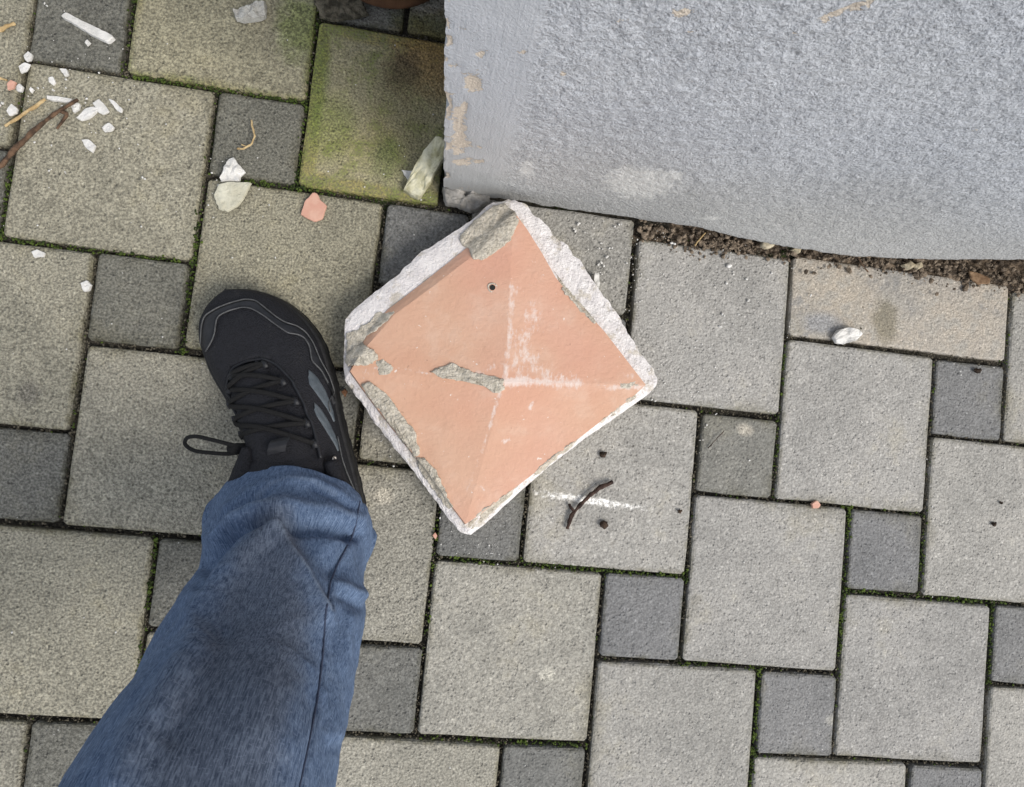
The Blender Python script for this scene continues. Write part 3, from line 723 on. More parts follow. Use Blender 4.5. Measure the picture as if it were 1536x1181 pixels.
def build_shoe():
    shoe = empty('shoe', (0, 0, 0)); shoe.parent = person; shoe['label'] = 'black lace-up trainer with two grey side stripes'
    off = Vector(person.location); shoe.location = (0, 0, 0)
    ns = 90
    s = SL*(1-np.cos(np.linspace(0, math.pi, ns)))/2
    R = pchip(S_R, W_R, s); L = pchip(S_L, W_L, s); T = pchip(S_T, Z_T, s)
    # sole: outline swept in height, with lugs cut into the lower edge
    out = np.r_[np.stack([s, R], 1), np.stack([s, L], 1)[::-1]]
    out = resample(np.r_[out, out[:1]], 321)[:-1]
    c0 = np.array([.155, .004]); nrm = out - np.roll(out, 1, 0); nrm = np.stack([nrm[:, 1], -nrm[:, 0]], 1)
    nrm = (nrm + np.roll(nrm, -1, 0)); nrm /= np.linalg.norm(nrm, axis=1)[:, None]+1e-9
    if ((out-c0)*nrm).sum() < 0: nrm = -nrm
    lug = (np.sin(np.arange(320)/320*2*math.pi*34) > -.1).astype(float)
    rows = []
    toe_up = lambda ss: .006*np.clip((ss-.26)/.05, 0, 1)**2
    for z, e, l in ((.0, -.003, .004), (.004, .0, .0035), (.009, .0015, .0025), (.0125, .0012, 0), (.0135, -.001, 0), (.016, -.0012, 0), (.019, .0006, 0), (.027, -.0005, 0), (.031, -.0025, 0), (.031, -.008, 0)):
        q = out + nrm*(e - l*(1-lug))[:, None]
        rows.append(shoe_xyz(q[:, 0], q[:, 1], z + toe_up(q[:, 0])))
    bot = shoe_xyz(.155 + (out[:, 0]-.155)*.02, out[:, 1]*.02, .001 + 0*out[:, 0]); rows.insert(0, bot)
    V = np.concatenate(rows)
    sole = mesh_obj('sole', V, grid_faces(len(rows), 320, True), M_RUBBER, shoe)
    # upper
    na = 72
    phi = np.linspace(0, math.pi, na)
    Sg, Pg = np.meshgrid(s, phi, indexing='ij')
    inset = .004
    Rg = (R-inset)[:, None]; Lg = (L+inset)[:, None]; Cg = (Rg+Lg)/2; Wg = np.maximum((Rg-Lg)/2, .001)
    e1 = np.interp(Sg, [0, .1, .2, .26, .311], [.55, .62, .80, .72, .7]); e2 = np.interp(Sg, [0, .1, .2, .26, .311], [.75, .9, .95, .78, .7])
    cw = np.cos(Pg); sw = np.sin(Pg)
    Wc = Cg + Wg*np.sign(cw)*np.abs(cw)**e1
    Zc = .026 + toe_up(Sg) + (T[:, None]-.026)*np.abs(sw)**e2
    # instep sits towards the inner side
    Wc = Wc - .010*np.clip((Zc-.05)/.05, 0, 1)
    # padded collar swelling on the inner side
    k = np.exp(-((Sg-.105)/.035)**2)*np.clip((Zc-.06)/.04, 0, 1)*(cw < 0)*np.abs(cw)**.5
    Wc = Wc - .020*k
    P = shoe_xyz(Sg, Wc, Zc)
    P[..., 2] += .0007*fbm(P, 45, 3, 9)
    # sunken throat where tongue and laces sit
    PXs = to_px(P)
    throat = [(400, 538), (372, 541), (350, 551), (341, 570), (338, 610), (340, 650), (350, 690), (420, 705), (478, 690), (468, 650), (455, 610), (436, 570), (418, 548)]
    ins = inside_poly(PXs.reshape(-1, 2), throat).reshape(PXs.shape[:2]) & (Zc > .05)
    P[..., 2] -= np.where(ins, .0045, 0)
    upper = mesh_obj('upper', P.reshape(-1, 3), grid_faces(ns, na), M_BLACK, shoe)
    flat = P.reshape(-1, 3)
    bvh = BVHTree.FromPolygons([Vector(p) for p in flat], grid_faces(ns, na))
    def on(x, y, lift=.0006):
        d = ROT.T @ np.array([(x-768)/FPX, (y-590.5)/FPX, 1.0]); d /= np.linalg.norm(d)
        hit = bvh.ray_cast(Vector(CAM), Vector(d))
        if hit[0] is None:
            hit = bvh.find_nearest(Vector(at(x, y, .06)))
        nn = hit[1]
        if nn.z < 0: nn = -nn
        return np.array(hit[0] + nn*lift)
    def line(pts, r, lift, n=None, smooth=True):
        q = resample(pts, n or max(8, int(len(pts)*7)))
        P = np.array([on(x, y, lift) for x, y in q])
        if smooth and len(P) > 6:
            for _ in range(2): P[1:-1] = (P[:-2]+2*P[1:-1]+P[2:])/4
        return tube(P, r, 8)
    def patch(name, pts, mat, lift, n=60, rings=8):
        """thin overlay lying on the upper"""
        o = resample(np.r_[np.array(pts, float), np.array(pts[:1], float)], n+1)[:-1]; c = o.mean(0); V = []
        for f in np.linspace(1, .04, rings):
            V += [on(*(c+(p-c)*f), lift) for p in o]
        V2 = [on(*p, .0002) for p in o]
        return mesh_obj(name, np.array(V2+V), grid_faces(rings+1, n, True), mat, shoe)
    def strip(name, a, b, mat, lift, n=40, m=6):
        A, B = resample(a, n), resample(b, n); V = []
        for k in range(m):
            f = k/(m-1); V += [on(*(A[i]*(1-f)+B[i]*f), lift if 0 < k < m-1 else .0002) for i in range(n)]
        return mesh_obj(name, np.array(V), grid_faces(m, n), mat, shoe)
    # toe overlay band and its two grey edge lines
    o_line = [(303, 515), (304, 490), (308, 475), (325, 464), (345, 456), (368, 450), (384, 452), (400, 465), (416, 478), (428, 485), (445, 490), (458, 500), (468, 515), (478, 540), (492, 565), (500, 590), (506, 615)]
    i_line = [(311, 527), (318, 515), (323, 503), (326, 480), (330, 474), (345, 467), (365, 462), (378, 464), (395, 474), (412, 487), (432, 501), (447, 503), (456, 508), (463, 520), (466, 542), (480, 556), (490, 575)]
    strip('toe_overlay', o_line, i_line, M_OVERLAY, .0014, 70, 6)
    for nm, ln in (('piping', o_line), ('piping', i_line)):
        V, F = line(ln, .00075, .0018, 90); mesh_obj(nm, V, F, M_PIPING, shoe)
    # side stripes (two show)
    for A_, B_ in (([(462, 554), (470, 560), (477, 568), (488, 586), (495, 603), (499, 617), (501, 632)], [(462, 566), (464, 577), (470, 585), (481, 600), (490, 613), (495, 622), (500, 633)]),
                   ([(470, 603), (477, 609), (483, 616), (494, 634), (502, 652), (506, 665), (507, 676)], [(471, 615), (475, 625), (481, 634), (491, 650), (499, 663), (503, 670), (506, 677)])):
        strip('stripe', A_, B_, M_STRIPE, .0014, 40, 7)
    # tongue
    V = []; nt, nw = 26, 13
    for i in range(nt):
        f = i/(nt-1); xl = np.interp(f, [0, .3, 1], [352, 346, 348]); xr = np.interp(f, [0, .3, .7, 1], [402, 425, 462, 476]); y = 552 + f*168
        for j in range(nw):
            g = j/(nw-1); p = on(xl+(xr-xl)*g, y - 10*math.sin(g*math.pi)*(1-f), .0006+.0055*math.sin(g*math.pi)**.6); V.append(p)
    V = np.array(V); V[:, 2] += .0006*fbm(V, 60, 3, 2)
    tongue = mesh_obj('tongue', V, grid_faces(nt, nw), M_BLACK, shoe)
    # edge of the lace stay
    V, F = line([(341, 655), (338, 610), (341, 570), (350, 551), (372, 541), (398, 538), (418, 548), (438, 570), (456, 606), (470, 645), (480, 688)], .0017, .0010, 80); mesh_obj('lace_stay', V, F, M_OVERLAY, shoe)
    V, F = line([(505, 655), (512, 690), (520, 712), (530, 735)], .0008, .0010, 20); mesh_obj('piping', V, F, M_PIPING, shoe)
    # laces
    rows_ = [((347, 565), (398, 548)), ((344, 584), (424, 574)), ((344, 606), (442, 604)), ((346, 632), (457, 637)), ((350, 657), (468, 668))]
    cross = [(rows_[0][0], rows_[0][1])]
    for k in range(4): cross += [(rows_[k][0], rows_[k+1][1]), (rows_[k][1], rows_[k+1][0])]
    for k, (a, b) in enumerate(cross):
        q = resample([a, ((a[0]*2+b[0])/3, (a[1]*2+b[1])/3 - 2), ((a[0]+2*b[0])/3, (a[1]+2*b[1])/3 - 2), b], 22)
        P = np.array([on(x, y, .0046+(.0034+.0012*(k % 2))*math.sin(i/21*math.pi)) for i, (x, y) in enumerate(q)])
        for _ in range(3): P[1:-1] = (P[:-2]+2*P[1:-1]+P[2:])/4
        V, F = tube(P, .0024, 8, True, .4); mesh_obj('lace', V, F, M_LACE, shoe)
    for k, (a, b) in enumerate(rows_):
        for (x, y) in (a, b):
            V, F = tube([on(x-3, y-5, .0035), on(x, y, .0045), on(x+3, y+6, .0035)], .0032, 8, True, .5); mesh_obj('lace_loop', V, F, M_OVERLAY, shoe)
    # bow: knot, loop out to the side, small loop, loose end with aglet
    kn = on(374, 672, .012)
    V, F = tube([kn+[-.008, 0, -.002], kn, kn+[.008, .003, -.002]], [.004, .006, .004], 10); mesh_obj('knot', V, F, M_LACE, shoe)
    def lace(pts, r=.0020, flat=.55):
        P = np.array([at(x, y, z) for x, y, z in pts]); P = np.stack([pchip(np.linspace(0, 1, len(P)), P[:, k], np.linspace(0, 1, 60)) for k in range(3)], 1)
        V, F = tube(P, r, 8, True, flat); return mesh_obj('lace', V, F, M_LACE, shoe)
    zk = kn[2]
    lace([(374, 672, zk), (350, 668, zk+.004), (318, 660, zk+.004), (296, 655, zk-.002), (281, 657, zk-.006), (277, 664, zk-.008), (283, 672, zk-.008), (300, 678, zk-.006), (335, 681, zk-.001), (362, 678, zk), (374, 674, zk)])
    lace([(374, 672, zk), (383, 662, zk+.006), (394, 652, zk+.008), (402, 652, zk+.006), (402, 662, zk+.002), (392, 673, zk), (378, 676, zk)])
    lace([(374, 673, zk), (362, 690, zk-.002), (352, 705, zk-.008), (348, 718, zk-.012)], .0022)
    lace([(376, 670, zk), (381, 655, zk+.004), (387, 643, zk+.004)], .0018)
    V, F = tube([at(386, 645, zk+.004), at(395, 631, zk+.003), at(403, 617, zk+.001)], .0009, 8); mesh_obj('aglet', V, F, M_PIPING, shoe)
    # metal eyelet on the outer side, tongue loop
    e = on(500, 691, .0008); V = []
    nE = 18; nv = (on(505, 691, 0)-on(495, 691, 0)); nv /= np.linalg.norm(nv); n2 = (on(500, 697, 0)-on(500, 685, 0)); n2 /= np.linalg.norm(n2)
    n3 = np.cross(n2, nv); n3 = n3 if n3[2] > 0 else -n3
    for r, h in ((.0050, 0), (.0047, .0013), (.0036, .0017), (.0026, .0008), (.0025, -.001)):
        for k in range(nE): a = 2*math.pi*k/nE; V.append(e + r*(math.cos(a)*nv*.7+math.sin(a)*n2) + h*n3)
    mesh_obj('eyelet', V, grid_faces(5, nE, True), M_METAL, shoe)
    V = []
    for f in np.linspace(0, 1, 10):
        for g in (0, .5, 1): V.append(on(412+g*26-f*6, 664+f*22-g*6, .010+.004*math.sin(f*math.pi)))
    mesh_obj('tongue_tab', np.array(V), grid_faces(10, 3), M_OVERLAY, shoe)
    # padded collar round the ankle
    cs = [(.140, -.030, .088), (.120, -.038, .091), (.096, -.052, .092), (.07, -.050, .097), (.03, -.036, .108), (.008, .0, .108), (.03, .034, .1), (.07, .041, .092), (.1, .040, .084)]
    P = np.array([shoe_xyz(a, b, c) for a, b, c in cs]); P = np.stack([pchip(np.linspace(0, 1, len(P)), P[:, k], np.linspace(0, 1, 60)) for k in range(3)], 1)
    V, F = tube(P, np.interp(np.linspace(0, 1, 60), [0, .12, .26, .4, 1], [.005, .011, .015, .014, .008]), 12); mesh_obj('collar', V, F, M_BLACK, shoe)
    return shoe
shoe = build_shoe()

def build_trousers():
    # leg axis: hem at the ankle, up and back to the hip; left/right outline read along the leg
    st = [  # (left px, right px, height of the leg axis there)
        ((328, 764), (545, 766), .072), ((312, 790), (555, 790), .085), ((304, 828), (548, 835), .108), ((297, 868), (546, 880), .132), ((280, 908), (545, 925), .156), ((236, 985), (532, 990), .196), ((182, 1078), (512, 1095), .250), ((112, 1181), (494, 1188), .305)]
    L = np.array([at(*l, z) for l, r, z in st]); R = np.array([at(*r, z) for l, r, z in st])
    C = (L+R)/2; hw = np.linalg.norm((R-L)[:, :2], axis=1)/2
    C = np.r_[C, [[.362, -.69, .42], [.372, -.80, .56], [.385, -.90, .74], [.39, -.95, .92]]]; hw = np.r_[hw, [.088, .096, .105, .11]]
    d = np.r_[0, np.cumsum(np.linalg.norm(np.diff(C, axis=0), axis=1))]
    nl, na = 330, 220
    l = np.r_[np.linspace(0, .36, 270), np.linspace(.365, d[-1], 60)]
    Cs = np.stack([pchip(d, C[:, k], l) for k in range(3)], 1); Hs = pchip(d, hw, l)
    for _ in range(12): Cs[1:-1] = (Cs[:-2]+2*Cs[1:-1]+Cs[2:])/4
    T = np.gradient(Cs, axis=0); T /= np.linalg.norm(T, axis=1)[:, None]
    # keep the rings tilted as around the foot, easing into the leg direction
    T0 = np.array([0, -.60, .80]); w = np.clip(l/.22, 0, 1)[:, None]; T = T0*(1-w) + T*w; T /= np.linalg.norm(T, axis=1)[:, None]
    side = np.array([1.0, 0.06, 0]); side = side - (T@side)[:, None]*T; side /= np.linalg.norm(side, axis=1)[:, None]
    front = np.cross(T, side); front *= np.sign(front[:, 1:2])
    th = np.linspace(0, 2*math.pi, na, endpoint=False)
    depth = pchip([0, .1, .3, 1.2], [.056, .070, .080, .105], l)
    base = Cs[:, None] + Hs[:, None, None]*np.cos(th)[None, :, None]*side[:, None] + depth[:, None, None]*np.sin(th)[None, :, None]*front[:, None]
    nrm = (np.cos(th)[None, :, None]*side[:, None]/Hs[:, None, None] + np.sin(th)[None, :, None]*front[:, None]/depth[:, None, None]); nrm /= np.linalg.norm(nrm, axis=2)[..., None]
    vis = ((CAM - base)*nrm).sum(-1) > 0
    PX = to_px(base)
    disp = np.zeros(PX.shape[:2])
    def fold(pts, wd, amp, soft=2):
        nonlocal disp
        disp = disp + np.where(vis, 1.15*amp*np.exp(-(seg_dist(PX, pts)/wd)**soft), 0)
    fold([(345, 765), (370, 745), (400, 730), (432, 722), (470, 726), (505, 745), (525, 760)], 10, .0035)
    fold([(318, 800), (340, 778), (372, 760), (398, 747)], 6, -.0045)
    fold([(322, 805), (345, 785), (385, 768), (430, 762), (480, 768), (530, 782)], 13, .0065)
    fold([(470, 735), (500, 750), (520, 765)], 6, -.004)
    fold([(306, 850), (330, 815), (352, 798), (385, 787), (430, 786), (480, 793), (532, 802)], 9, -.0105)
    fold([(415, 798), (380, 822), (330, 865), (292, 930)], 17, .0070)
    fold([(415, 798), (432, 830), (455, 868), (485, 925)], 12, .0075)
    fold([(350, 800), (322, 840), (304, 880)], 11, -.0065)
    fold([(445, 803), (478, 838), (500, 858)], 18, -.0060)
    fold([(505, 872), (530, 888), (546, 892)], 8, .0035); fold([(510, 895), (535, 910)], 8, -.003)
    fold([(300, 960), (262, 1030), (205, 1120), (180, 1181)], 24, .0085)
    fold([(330, 945), (300, 1010), (255, 1100)], 20, -.0050)
    fold([(360, 900), (335, 980), (310, 1080), (295, 1181)], 42, -.0035)
    fold([(430, 900), (425, 1000), (400, 1100)], 45, .0040)
    fold([(520, 930), (508, 1010), (500, 1100)], 12, .0035)
    seam_px = [(540, 752), (533, 790), (528, 806), (505, 850), (496, 872), (488, 925), (484, 985), (476, 1050), (462, 1120), (449, 1181), (440, 1230)]
    fold(seam_px, 2.6, -.0014); fold([(x+5, y) for x, y in seam_px], 4, .0010)
    aroll = l[:, None]; P3 = np.stack([np.cos(th)[None, :]*.08 + 0*aroll, np.sin(th)[None, :]*.08 + 0*aroll, aroll + 0*th[None, :]], -1)
    rdg = 1 - 2*np.abs(fbm(P3*np.array([1, 1, .6]) + P3[..., 2:3]*np.array([.5, .2, 0]), 26, 2, 91))
    disp = disp + .0035*fbm(P3 * np.array([1, 1, .55]), 22, 3, 77) + .0014*fbm(P3*np.array([1, 1, .7]), 60, 3, 70) + .0022*rdg*np.clip(1.2-l[:, None]*2.2, .25, 1)
    disp = disp + .004*np.sin(l*70)[:, None]*np.exp(-(l/.10)**2)[:, None]*(~vis)
    P = base + nrm*disp[..., None]
    # hem: turned-in thickness
    hem_w = P[0] + .004*nrm[0]*0
    inner = P[0] - nrm[0]*.004 + T[0]*.001; inner2 = P[0] - nrm[0]*.006 + T[0]*.05
    V = np.r_[inner2, inner, P.reshape(-1, 3)]
    V[:, 2] = np.maximum(V[:, 2], .003)
    F = grid_faces(nl+2, na, True)
    top = (nl+1)*na; cidx = len(V); V = np.r_[V, [P[-1].mean(0)]]; F += [(top+j, top+(j+1) % na, cidx) for j in range(na)]
    girth = np.concatenate([th*.08]*(nl+2) + [[0]]); length = np.r_[np.zeros(2*na), np.repeat(l, na), [l[-1]]]
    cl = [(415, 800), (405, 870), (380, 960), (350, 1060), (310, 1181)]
    shade_w = np.exp(-(seg_dist(PX, cl)/np.interp(PX[..., 1], [780, 900, 1181], [45, 85, 150]))**2)*vis  # mask for the shade painted along the front of the leg
    front_shade = np.r_[np.zeros(2*na), shade_w.reshape(-1), [0]]
    # thin pale lines where the cloth has rubbed along its creases
    wl = np.zeros(PX.shape[:2])
    for pts, wd, am in (([(418, 796), (434, 828), (456, 866), (486, 922)], 4.5, .75), ([(385, 748), (405, 732), (432, 722), (470, 727), (502, 746)], 4, .55), ([(340, 790), (375, 766), (430, 760), (480, 766), (528, 782)], 7, .45),
                        ([(408, 800), (370, 828), (325, 868), (296, 920)], 6, .40), ([(x+4, y) for x, y in seam_px], 2.5, .40), ([(508, 873), (530, 887), (544, 892)], 4, .45), ([(296, 965), (258, 1032), (205, 1120), (180, 1181)], 13, .30), ([(425, 900), (420, 1000), (398, 1100)], 34, .22)):
        wl = np.maximum(wl, am*np.exp(-(seg_dist(PX, pts)/wd)**2))
    wear = np.r_[np.zeros(2*na), (wl*vis).reshape(-1), [0]]
    leg = mesh_obj('trouser_leg', V, F, M_DENIM, person, attrs={'girth': girth, 'length': length, 'front_shade': front_shade, 'wear': wear})
    leg['label'] = 'creased blue denim trouser leg with a side seam'
    # seam thread standing proud, hem stitching
    bv = BVHTree.FromPolygons([Vector(p) for p in P.reshape(-1, 3)], grid_faces(nl, na, True))
    def on(x, y, lift):
        dd = ROT.T @ np.array([(x-768)/FPX, (y-590.5)/FPX, 1.0]); dd /= np.linalg.norm(dd); hit = bv.ray_cast(Vector(CAM), Vector(dd))
        return None if hit[0] is None else np.array(hit[0]) - dd*lift
    Q = [on(x, y, .0001) for x, y in resample(seam_px, 120)]; Q = np.array([q for q in Q if q is not None])
    for _ in range(2): Q[1:-1] = (Q[:-2]+2*Q[1:-1]+Q[2:])/4
    V, F = tube(Q, .0008, 6); mesh_obj('side_seam', V, F, M_THREAD, leg)
build_trousers()

# ------------------------------------------------------------------ flower pot beyond the corner
def build_pot():
    c = at(600, -80, 0); c = np.array([.374, .203, 0])
    root = tag(empty('flower_pot', c), 'dark brown round flower pot standing beside the wall corner', 'flower pot')
    prof = [(.060, .001), (.076, .001), (.081, .006), (.082, .012), (.080, .018), (.0815, .05), (.085, .12), (.087, .165)]
    n = 64
    def lathe(name, prof, mat, noise_a=.0006):
        V = []
        for r, z in prof:
            for k in range(n): a = 2*math.pi*k/n; V.append((c[0]+r*math.cos(a), c[1]+r*math.sin(a), z))
        V = np.array(V); V[:, :2] += noise_a*fbm(V, 60, 2, 3)[:, None]
        return mesh_obj(name, V, grid_faces(len(prof), n, True), mat, root)
    lathe('pot_wall', prof, M_TERRA)
    lathe('rim', [(.0865, .160), (.0905, .162), (.0915, .166), (.0915, .190), (.0895, .194), (.082, .194), (.080, .188), (.0795, .165)], M_TERRA)
    lathe('potting_soil', [(.082, .176), (.06, .179), (.03, .181), (.001, .182)], M_SOIL, .003)
build_pot()

# ------------------------------------------------------------------ soil strip at the foot of the wall
def build_soil():
    nu, nv = 300, 40
    us = np.linspace(.695, 1.75, nu); vs_ = np.linspace(-.108, .0, nv)
    U, Vv = np.meshgrid(us, vs_); P = np.stack([U, Vv, 0*U], -1)
    Z = -.012 + .007*fbm(P, 40, 4, 3) + .010*np.clip((U-.80)/.35, 0, 1)*np.clip(1.15-np.abs(Vv+.085)/.05, 0, 1) + .005*fbm(P, 130, 3, 7)
    Z += .008*np.exp(-((U-.80)/.05)**2)
    Z = np.where(Vv < -.1, np.minimum(Z, -.006), Z)
    tag(mesh_obj('soil', np.stack([U, Vv, Z], -1).reshape(-1, 3), grid_faces(nv, nu), M_SOIL, origin=np.array([.7, -.1, 0])), 'strip of loose brown soil under the edge of the wall', 'soil', kind='stuff')
    cc, rr = [], []
    for k in range(2200):
        u = rng.uniform(.70, 1.6); v = rng.normal(-.088, .010); cc.append((u, v, rng.uniform(-.004, .005))); rr.append(.0006+.0034*rng.random()**2.5)
    for k in range(130):                       # spilled on the neighbouring slab
        x, y = rng.normal(1075, 34), 362 + abs(rng.normal(0, 11)); p = at(x, y, .001); cc.append((p[0], p[1], .0006)); rr.append(rng.uniform(.0008, .0026))
    for k in range(70):
        x, y = rng.uniform(960, 1130), 0; y = 341 + (x-960)*.16 + abs(rng.normal(6, 8)); p = at(x, y, .001); cc.append((p[0], p[1], .0008)); rr.append(rng.uniform(.001, .003))
    tag(lumps('soil_clods', cc, rr, M_CLOD, .8, .4, smooth=False), 'small crumbs of dry soil spilling out below the wall', 'soil crumbs', kind='stuff')
build_soil()

# lump of broken render under the corner
V, F = piece_arrays(poly_px([(663, 284), (690, 284), (735, 294), (733, 303), (722, 312), (704, 316), (686, 308), (668, 305)], .01), .016, n=60, bumpy=.9, dome=.2, jag=.002, seed=400)
o = mesh_obj('broken_base', V, F, M_RUBBLE, wall); o['label'] = 'cracked lump of grey render breaking off below the wall corner'

# ------------------------------------------------------------------ debris on the paving
W1 = 'plaster chips scattered at the upper left'
chip('plaster_strip', 'long white plaster strip on the dark paver at the upper left', 'plaster strip', [(92, 25), (98, 19), (135, 38), (173, 56), (163, 66), (128, 48)], .006, M_WHITE, bumpy=.15)
chip('mortar_chip', 'rough oblong grey mortar chip near the top edge', 'mortar chip', [(350, 17), (362, 12), (385, 8), (399, 7), (399, 26), (382, 31), (365, 32), (353, 29)], .009, M_GREYCHIP, bumpy=1.0, jag=.0014)
chip('plaster_shard', 'long lichen-yellow plaster shard leaning beside the wall corner', 'plaster shard', [(606, 287), (618, 262), (640, 232), (655, 219), (668, 226), (666, 250), (653, 268), (642, 284), (628, 301)], .010, M_YELLOW, tilt=(.25, .3), bumpy=.5, jag=.0014)
chip('plaster_shard', 'small white shard poking out left of the yellowish shard', 'plaster shard', [(602, 256), (620, 257), (624, 266), (612, 270)], .003, M_WHITE)
chip('plaster_flake', 'crumpled white plaster flake on the edge of a dark paver', 'plaster flake', [(330, 268), (338, 252), (344, 238), (351, 236), (356, 245), (369, 258), (361, 264), (359, 273), (345, 271), (332, 273)], .006, M_WHITE, bumpy=.9)
chip('plaster_flake', 'large cream plaster flake with a dark tip, below the crumpled flake', 'plaster flake', [(321, 293), (329, 277), (345, 274), (378, 276), (370, 293), (360, 308), (343, 318), (328, 314)], .004, M_CREAM, bumpy=.4, tilt=(.05, .03))
chip('paint_flake', 'flat salmon paint flake lying left of the pillar cap', 'paint flake', [(451, 322), (457, 302), (470, 289), (478, 291), (481, 301), (491, 308), (487, 320), (483, 330), (470, 333), (459, 327)], .003, M_PINK, bumpy=.1, dome=.1)
chip('paint_flake', 'tiny orange flake among white chips at the left edge', 'paint flake', [(11, 128), (17, 121), (25, 124), (22, 133), (13, 136)], .003, M_PINK)
for pts, lb in [
    ([(37, 85), (43, 78), (50, 82), (48, 91), (40, 93)], 'white chip in the joint below the dark upper left paver'), ([(28, 100), (38, 93), (46, 97), (41, 107), (32, 111)], 'white chip second from the top in the far left joint'),
    ([(90, 104), (101, 104), (103, 113), (98, 116)], 'white chip just below the upper left dark paver'), ([(73, 118), (80, 115), (84, 124), (80, 129), (74, 124)], 'grey-white chip left above the white stick'),
    ([(25, 130), (31, 126), (36, 131), (33, 139), (26, 137)], 'round white chip in the joint right of the orange flake'), ([(44, 134), (48, 131), (52, 135), (48, 140)], 'small round white chip above the light twig'),
    ([(10, 167), (18, 156), (27, 163), (25, 172), (14, 174)], 'white chip lying above the start of the light twig'), ([(107, 160), (113, 154), (121, 157), (120, 165), (111, 170)], 'white chip touching the end of the brown twig'),
    ([(115, 178), (128, 164), (143, 160), (148, 166), (136, 177), (122, 182)], 'long pale chip pointing to the left below the cluster'), ([(139, 155), (149, 149), (158, 158), (164, 168), (156, 173), (146, 168)], 'crumpled white chip at the centre of the cluster'),
    ([(163, 149), (172, 152), (184, 164), (183, 170), (174, 165)], 'narrow white chip at the right end of the cluster'), ([(153, 192), (164, 184), (173, 191), (168, 197), (157, 198)], 'white chip alone below the cluster'),
    ([(122, 210), (134, 210), (145, 219), (140, 230), (131, 224)], 'triangular white chip lowest on the upper left slab'), ([(48, 378), (57, 375), (68, 379), (66, 386), (52, 387)], 'flat white chip on the slab at the left edge'),
    ([(122, 425), (131, 421), (138, 427), (135, 436), (126, 438)], 'white chip beside the small dark paver left of the shoe'), ([(127, 64), (132, 60), (136, 65), (131, 69)], 'white crumb under the long plaster strip')]:
    chip('plaster_chip', lb, 'plaster chip', pts, random.uniform(.002, .0034), M_WHITE, W1, n=24, bumpy=.6)
chip('plaster_stick', 'thin white plaster stick above the brown twig', 'plaster stick', [(71, 144), (90, 146), (109, 150), (108, 155), (88, 153), (71, 150)], .004, M_WHITE, n=30)
chip('white_pebble', 'white oval pebble on the joint of the tan stained slab', 'pebble', [(1250, 506), (1256, 496), (1272, 491), (1290, 494), (1294, 501), (1285, 510), (1268, 516), (1254, 515)], .006, M_WHITE, bumpy=.6, dome=.25, jag=.0016)
chip('orange_chip', 'small orange chip in the joint below the right slabs', 'chip', [(1217, 756), (1225, 751), (1231, 757), (1227, 763), (1219, 763)], .004, M_PINK, n=20, z0=-.001)
chip('orange_chip', 'tiny salmon chip in the joint left of the cap bottom corner', 'chip', [(649, 803), (653, 798), (656, 804), (653, 810)], .004, M_PINK, n=16, z0=-.001)
chip('plaster_chip', 'white chip jammed against the right edge of the cap', 'plaster chip', [(888, 420), (890, 412), (897, 410), (898, 430), (895, 440)], .014, M_WHITE, n=24)
chip('brown_chip', 'reddish brown chip between shoe and cap', 'chip', [(512, 588), (518, 583), (522, 588), (518, 596)], .005, M_TERRA, n=18)
chip('mortar_rubble', 'flat grey-brown dirt crust beside the flower pot', 'mortar', [(470, 0), (480, 26), (500, 32), (535, 28), (552, 22), (545, 5), (530, -20), (490, -20)], .004, M_GRIT, n=60, bumpy=.9, jag=.003)
for pts, lb in [([(1140, 368), (1144, 360), (1155, 358), (1162, 364), (1158, 372), (1147, 374)], 'largest tan pebble in the soil below the wall'), ([(1186, 376), (1192, 369), (1200, 373), (1197, 381)], 'tan pebble in the soil just right of the largest one'),
                ([(1246, 375), (1252, 371), (1257, 376), (1251, 380)], 'small pale pebble in the soil above the tan stained slab'), ([(1352, 398), (1362, 393), (1370, 399), (1362, 406)], 'tan pebble in the soil at the right'), ([(1366, 399), (1377, 394), (1380, 402), (1372, 407)], 'rightmost tan pebble in the soil')]:
    chip('pebble', lb, 'pebble', pts, .008, M_PEBBLE, smooth=True, group='pebbles in the soil strip', n=24, dome=.9, z0=.002)

def twig(name, label, pts, r0, r1, mat, branches=(), cat='twig'):
    n = 40; P = np.array([at(x, y, z) for x, y, z in pts]); tt = np.linspace(0, 1, n)
    P = resample(P, n)
    for _ in range(1): P[1:-1] = (P[:-2]+2*P[1:-1]+P[2:])/4
    P[:, :2] += .0012*np.stack([fbm(P, 120, 2, 3), fbm(P, 120, 2, 8)], 1)
    rad = .72*(r0 + (r1-r0)*tt)*(1+.45*fbm(np.c_[P[:, :2], P[:, 2]*0], 190, 2, 5))
    V, F = tube(P, rad, 8)
    for b in branches:
        B = np.array([at(x, y, z) for x, y, z in b]); B = resample(B, 10); v, f = tube(B, np.linspace(r0*.6, r1*.5, 10), 6)
        F = F + [tuple(i+len(V) for i in q) for q in f]; V = np.r_[V, v]
    V[:, 2] += max(0, .0004 - V[:, 2].min())
    return tag(mesh_obj(name, V, F, mat), label, cat)
twig('twig', 'long brown twig entering from the left edge', [(-30, 272, .003), (0, 252, .003), (20, 228, .005), (52, 196, .007), (85, 170, .007), (118, 150, .004)], .0042, .0024, M_TWIG, [[(92, 167, .006), (102, 172, .004), (92, 186, .002), (86, 194, .001)]])
twig('twig', 'short pale straw-coloured twig at the left edge', [(8, 189, .002), (35, 172, .003), (68, 149, .003)], .0022, .0026, M_STRAW)
twig('twig', 'dark crooked twig lying right of the cap', [(851, 794, .003), (858, 772, .004), (862, 768, .004), (885, 742, .005), (900, 732, .006), (919, 723, .004)], .0028, .0034, M_DARKTWIG, [[(862, 768, .004), (855, 760, .004), (854, 756, .003)]])
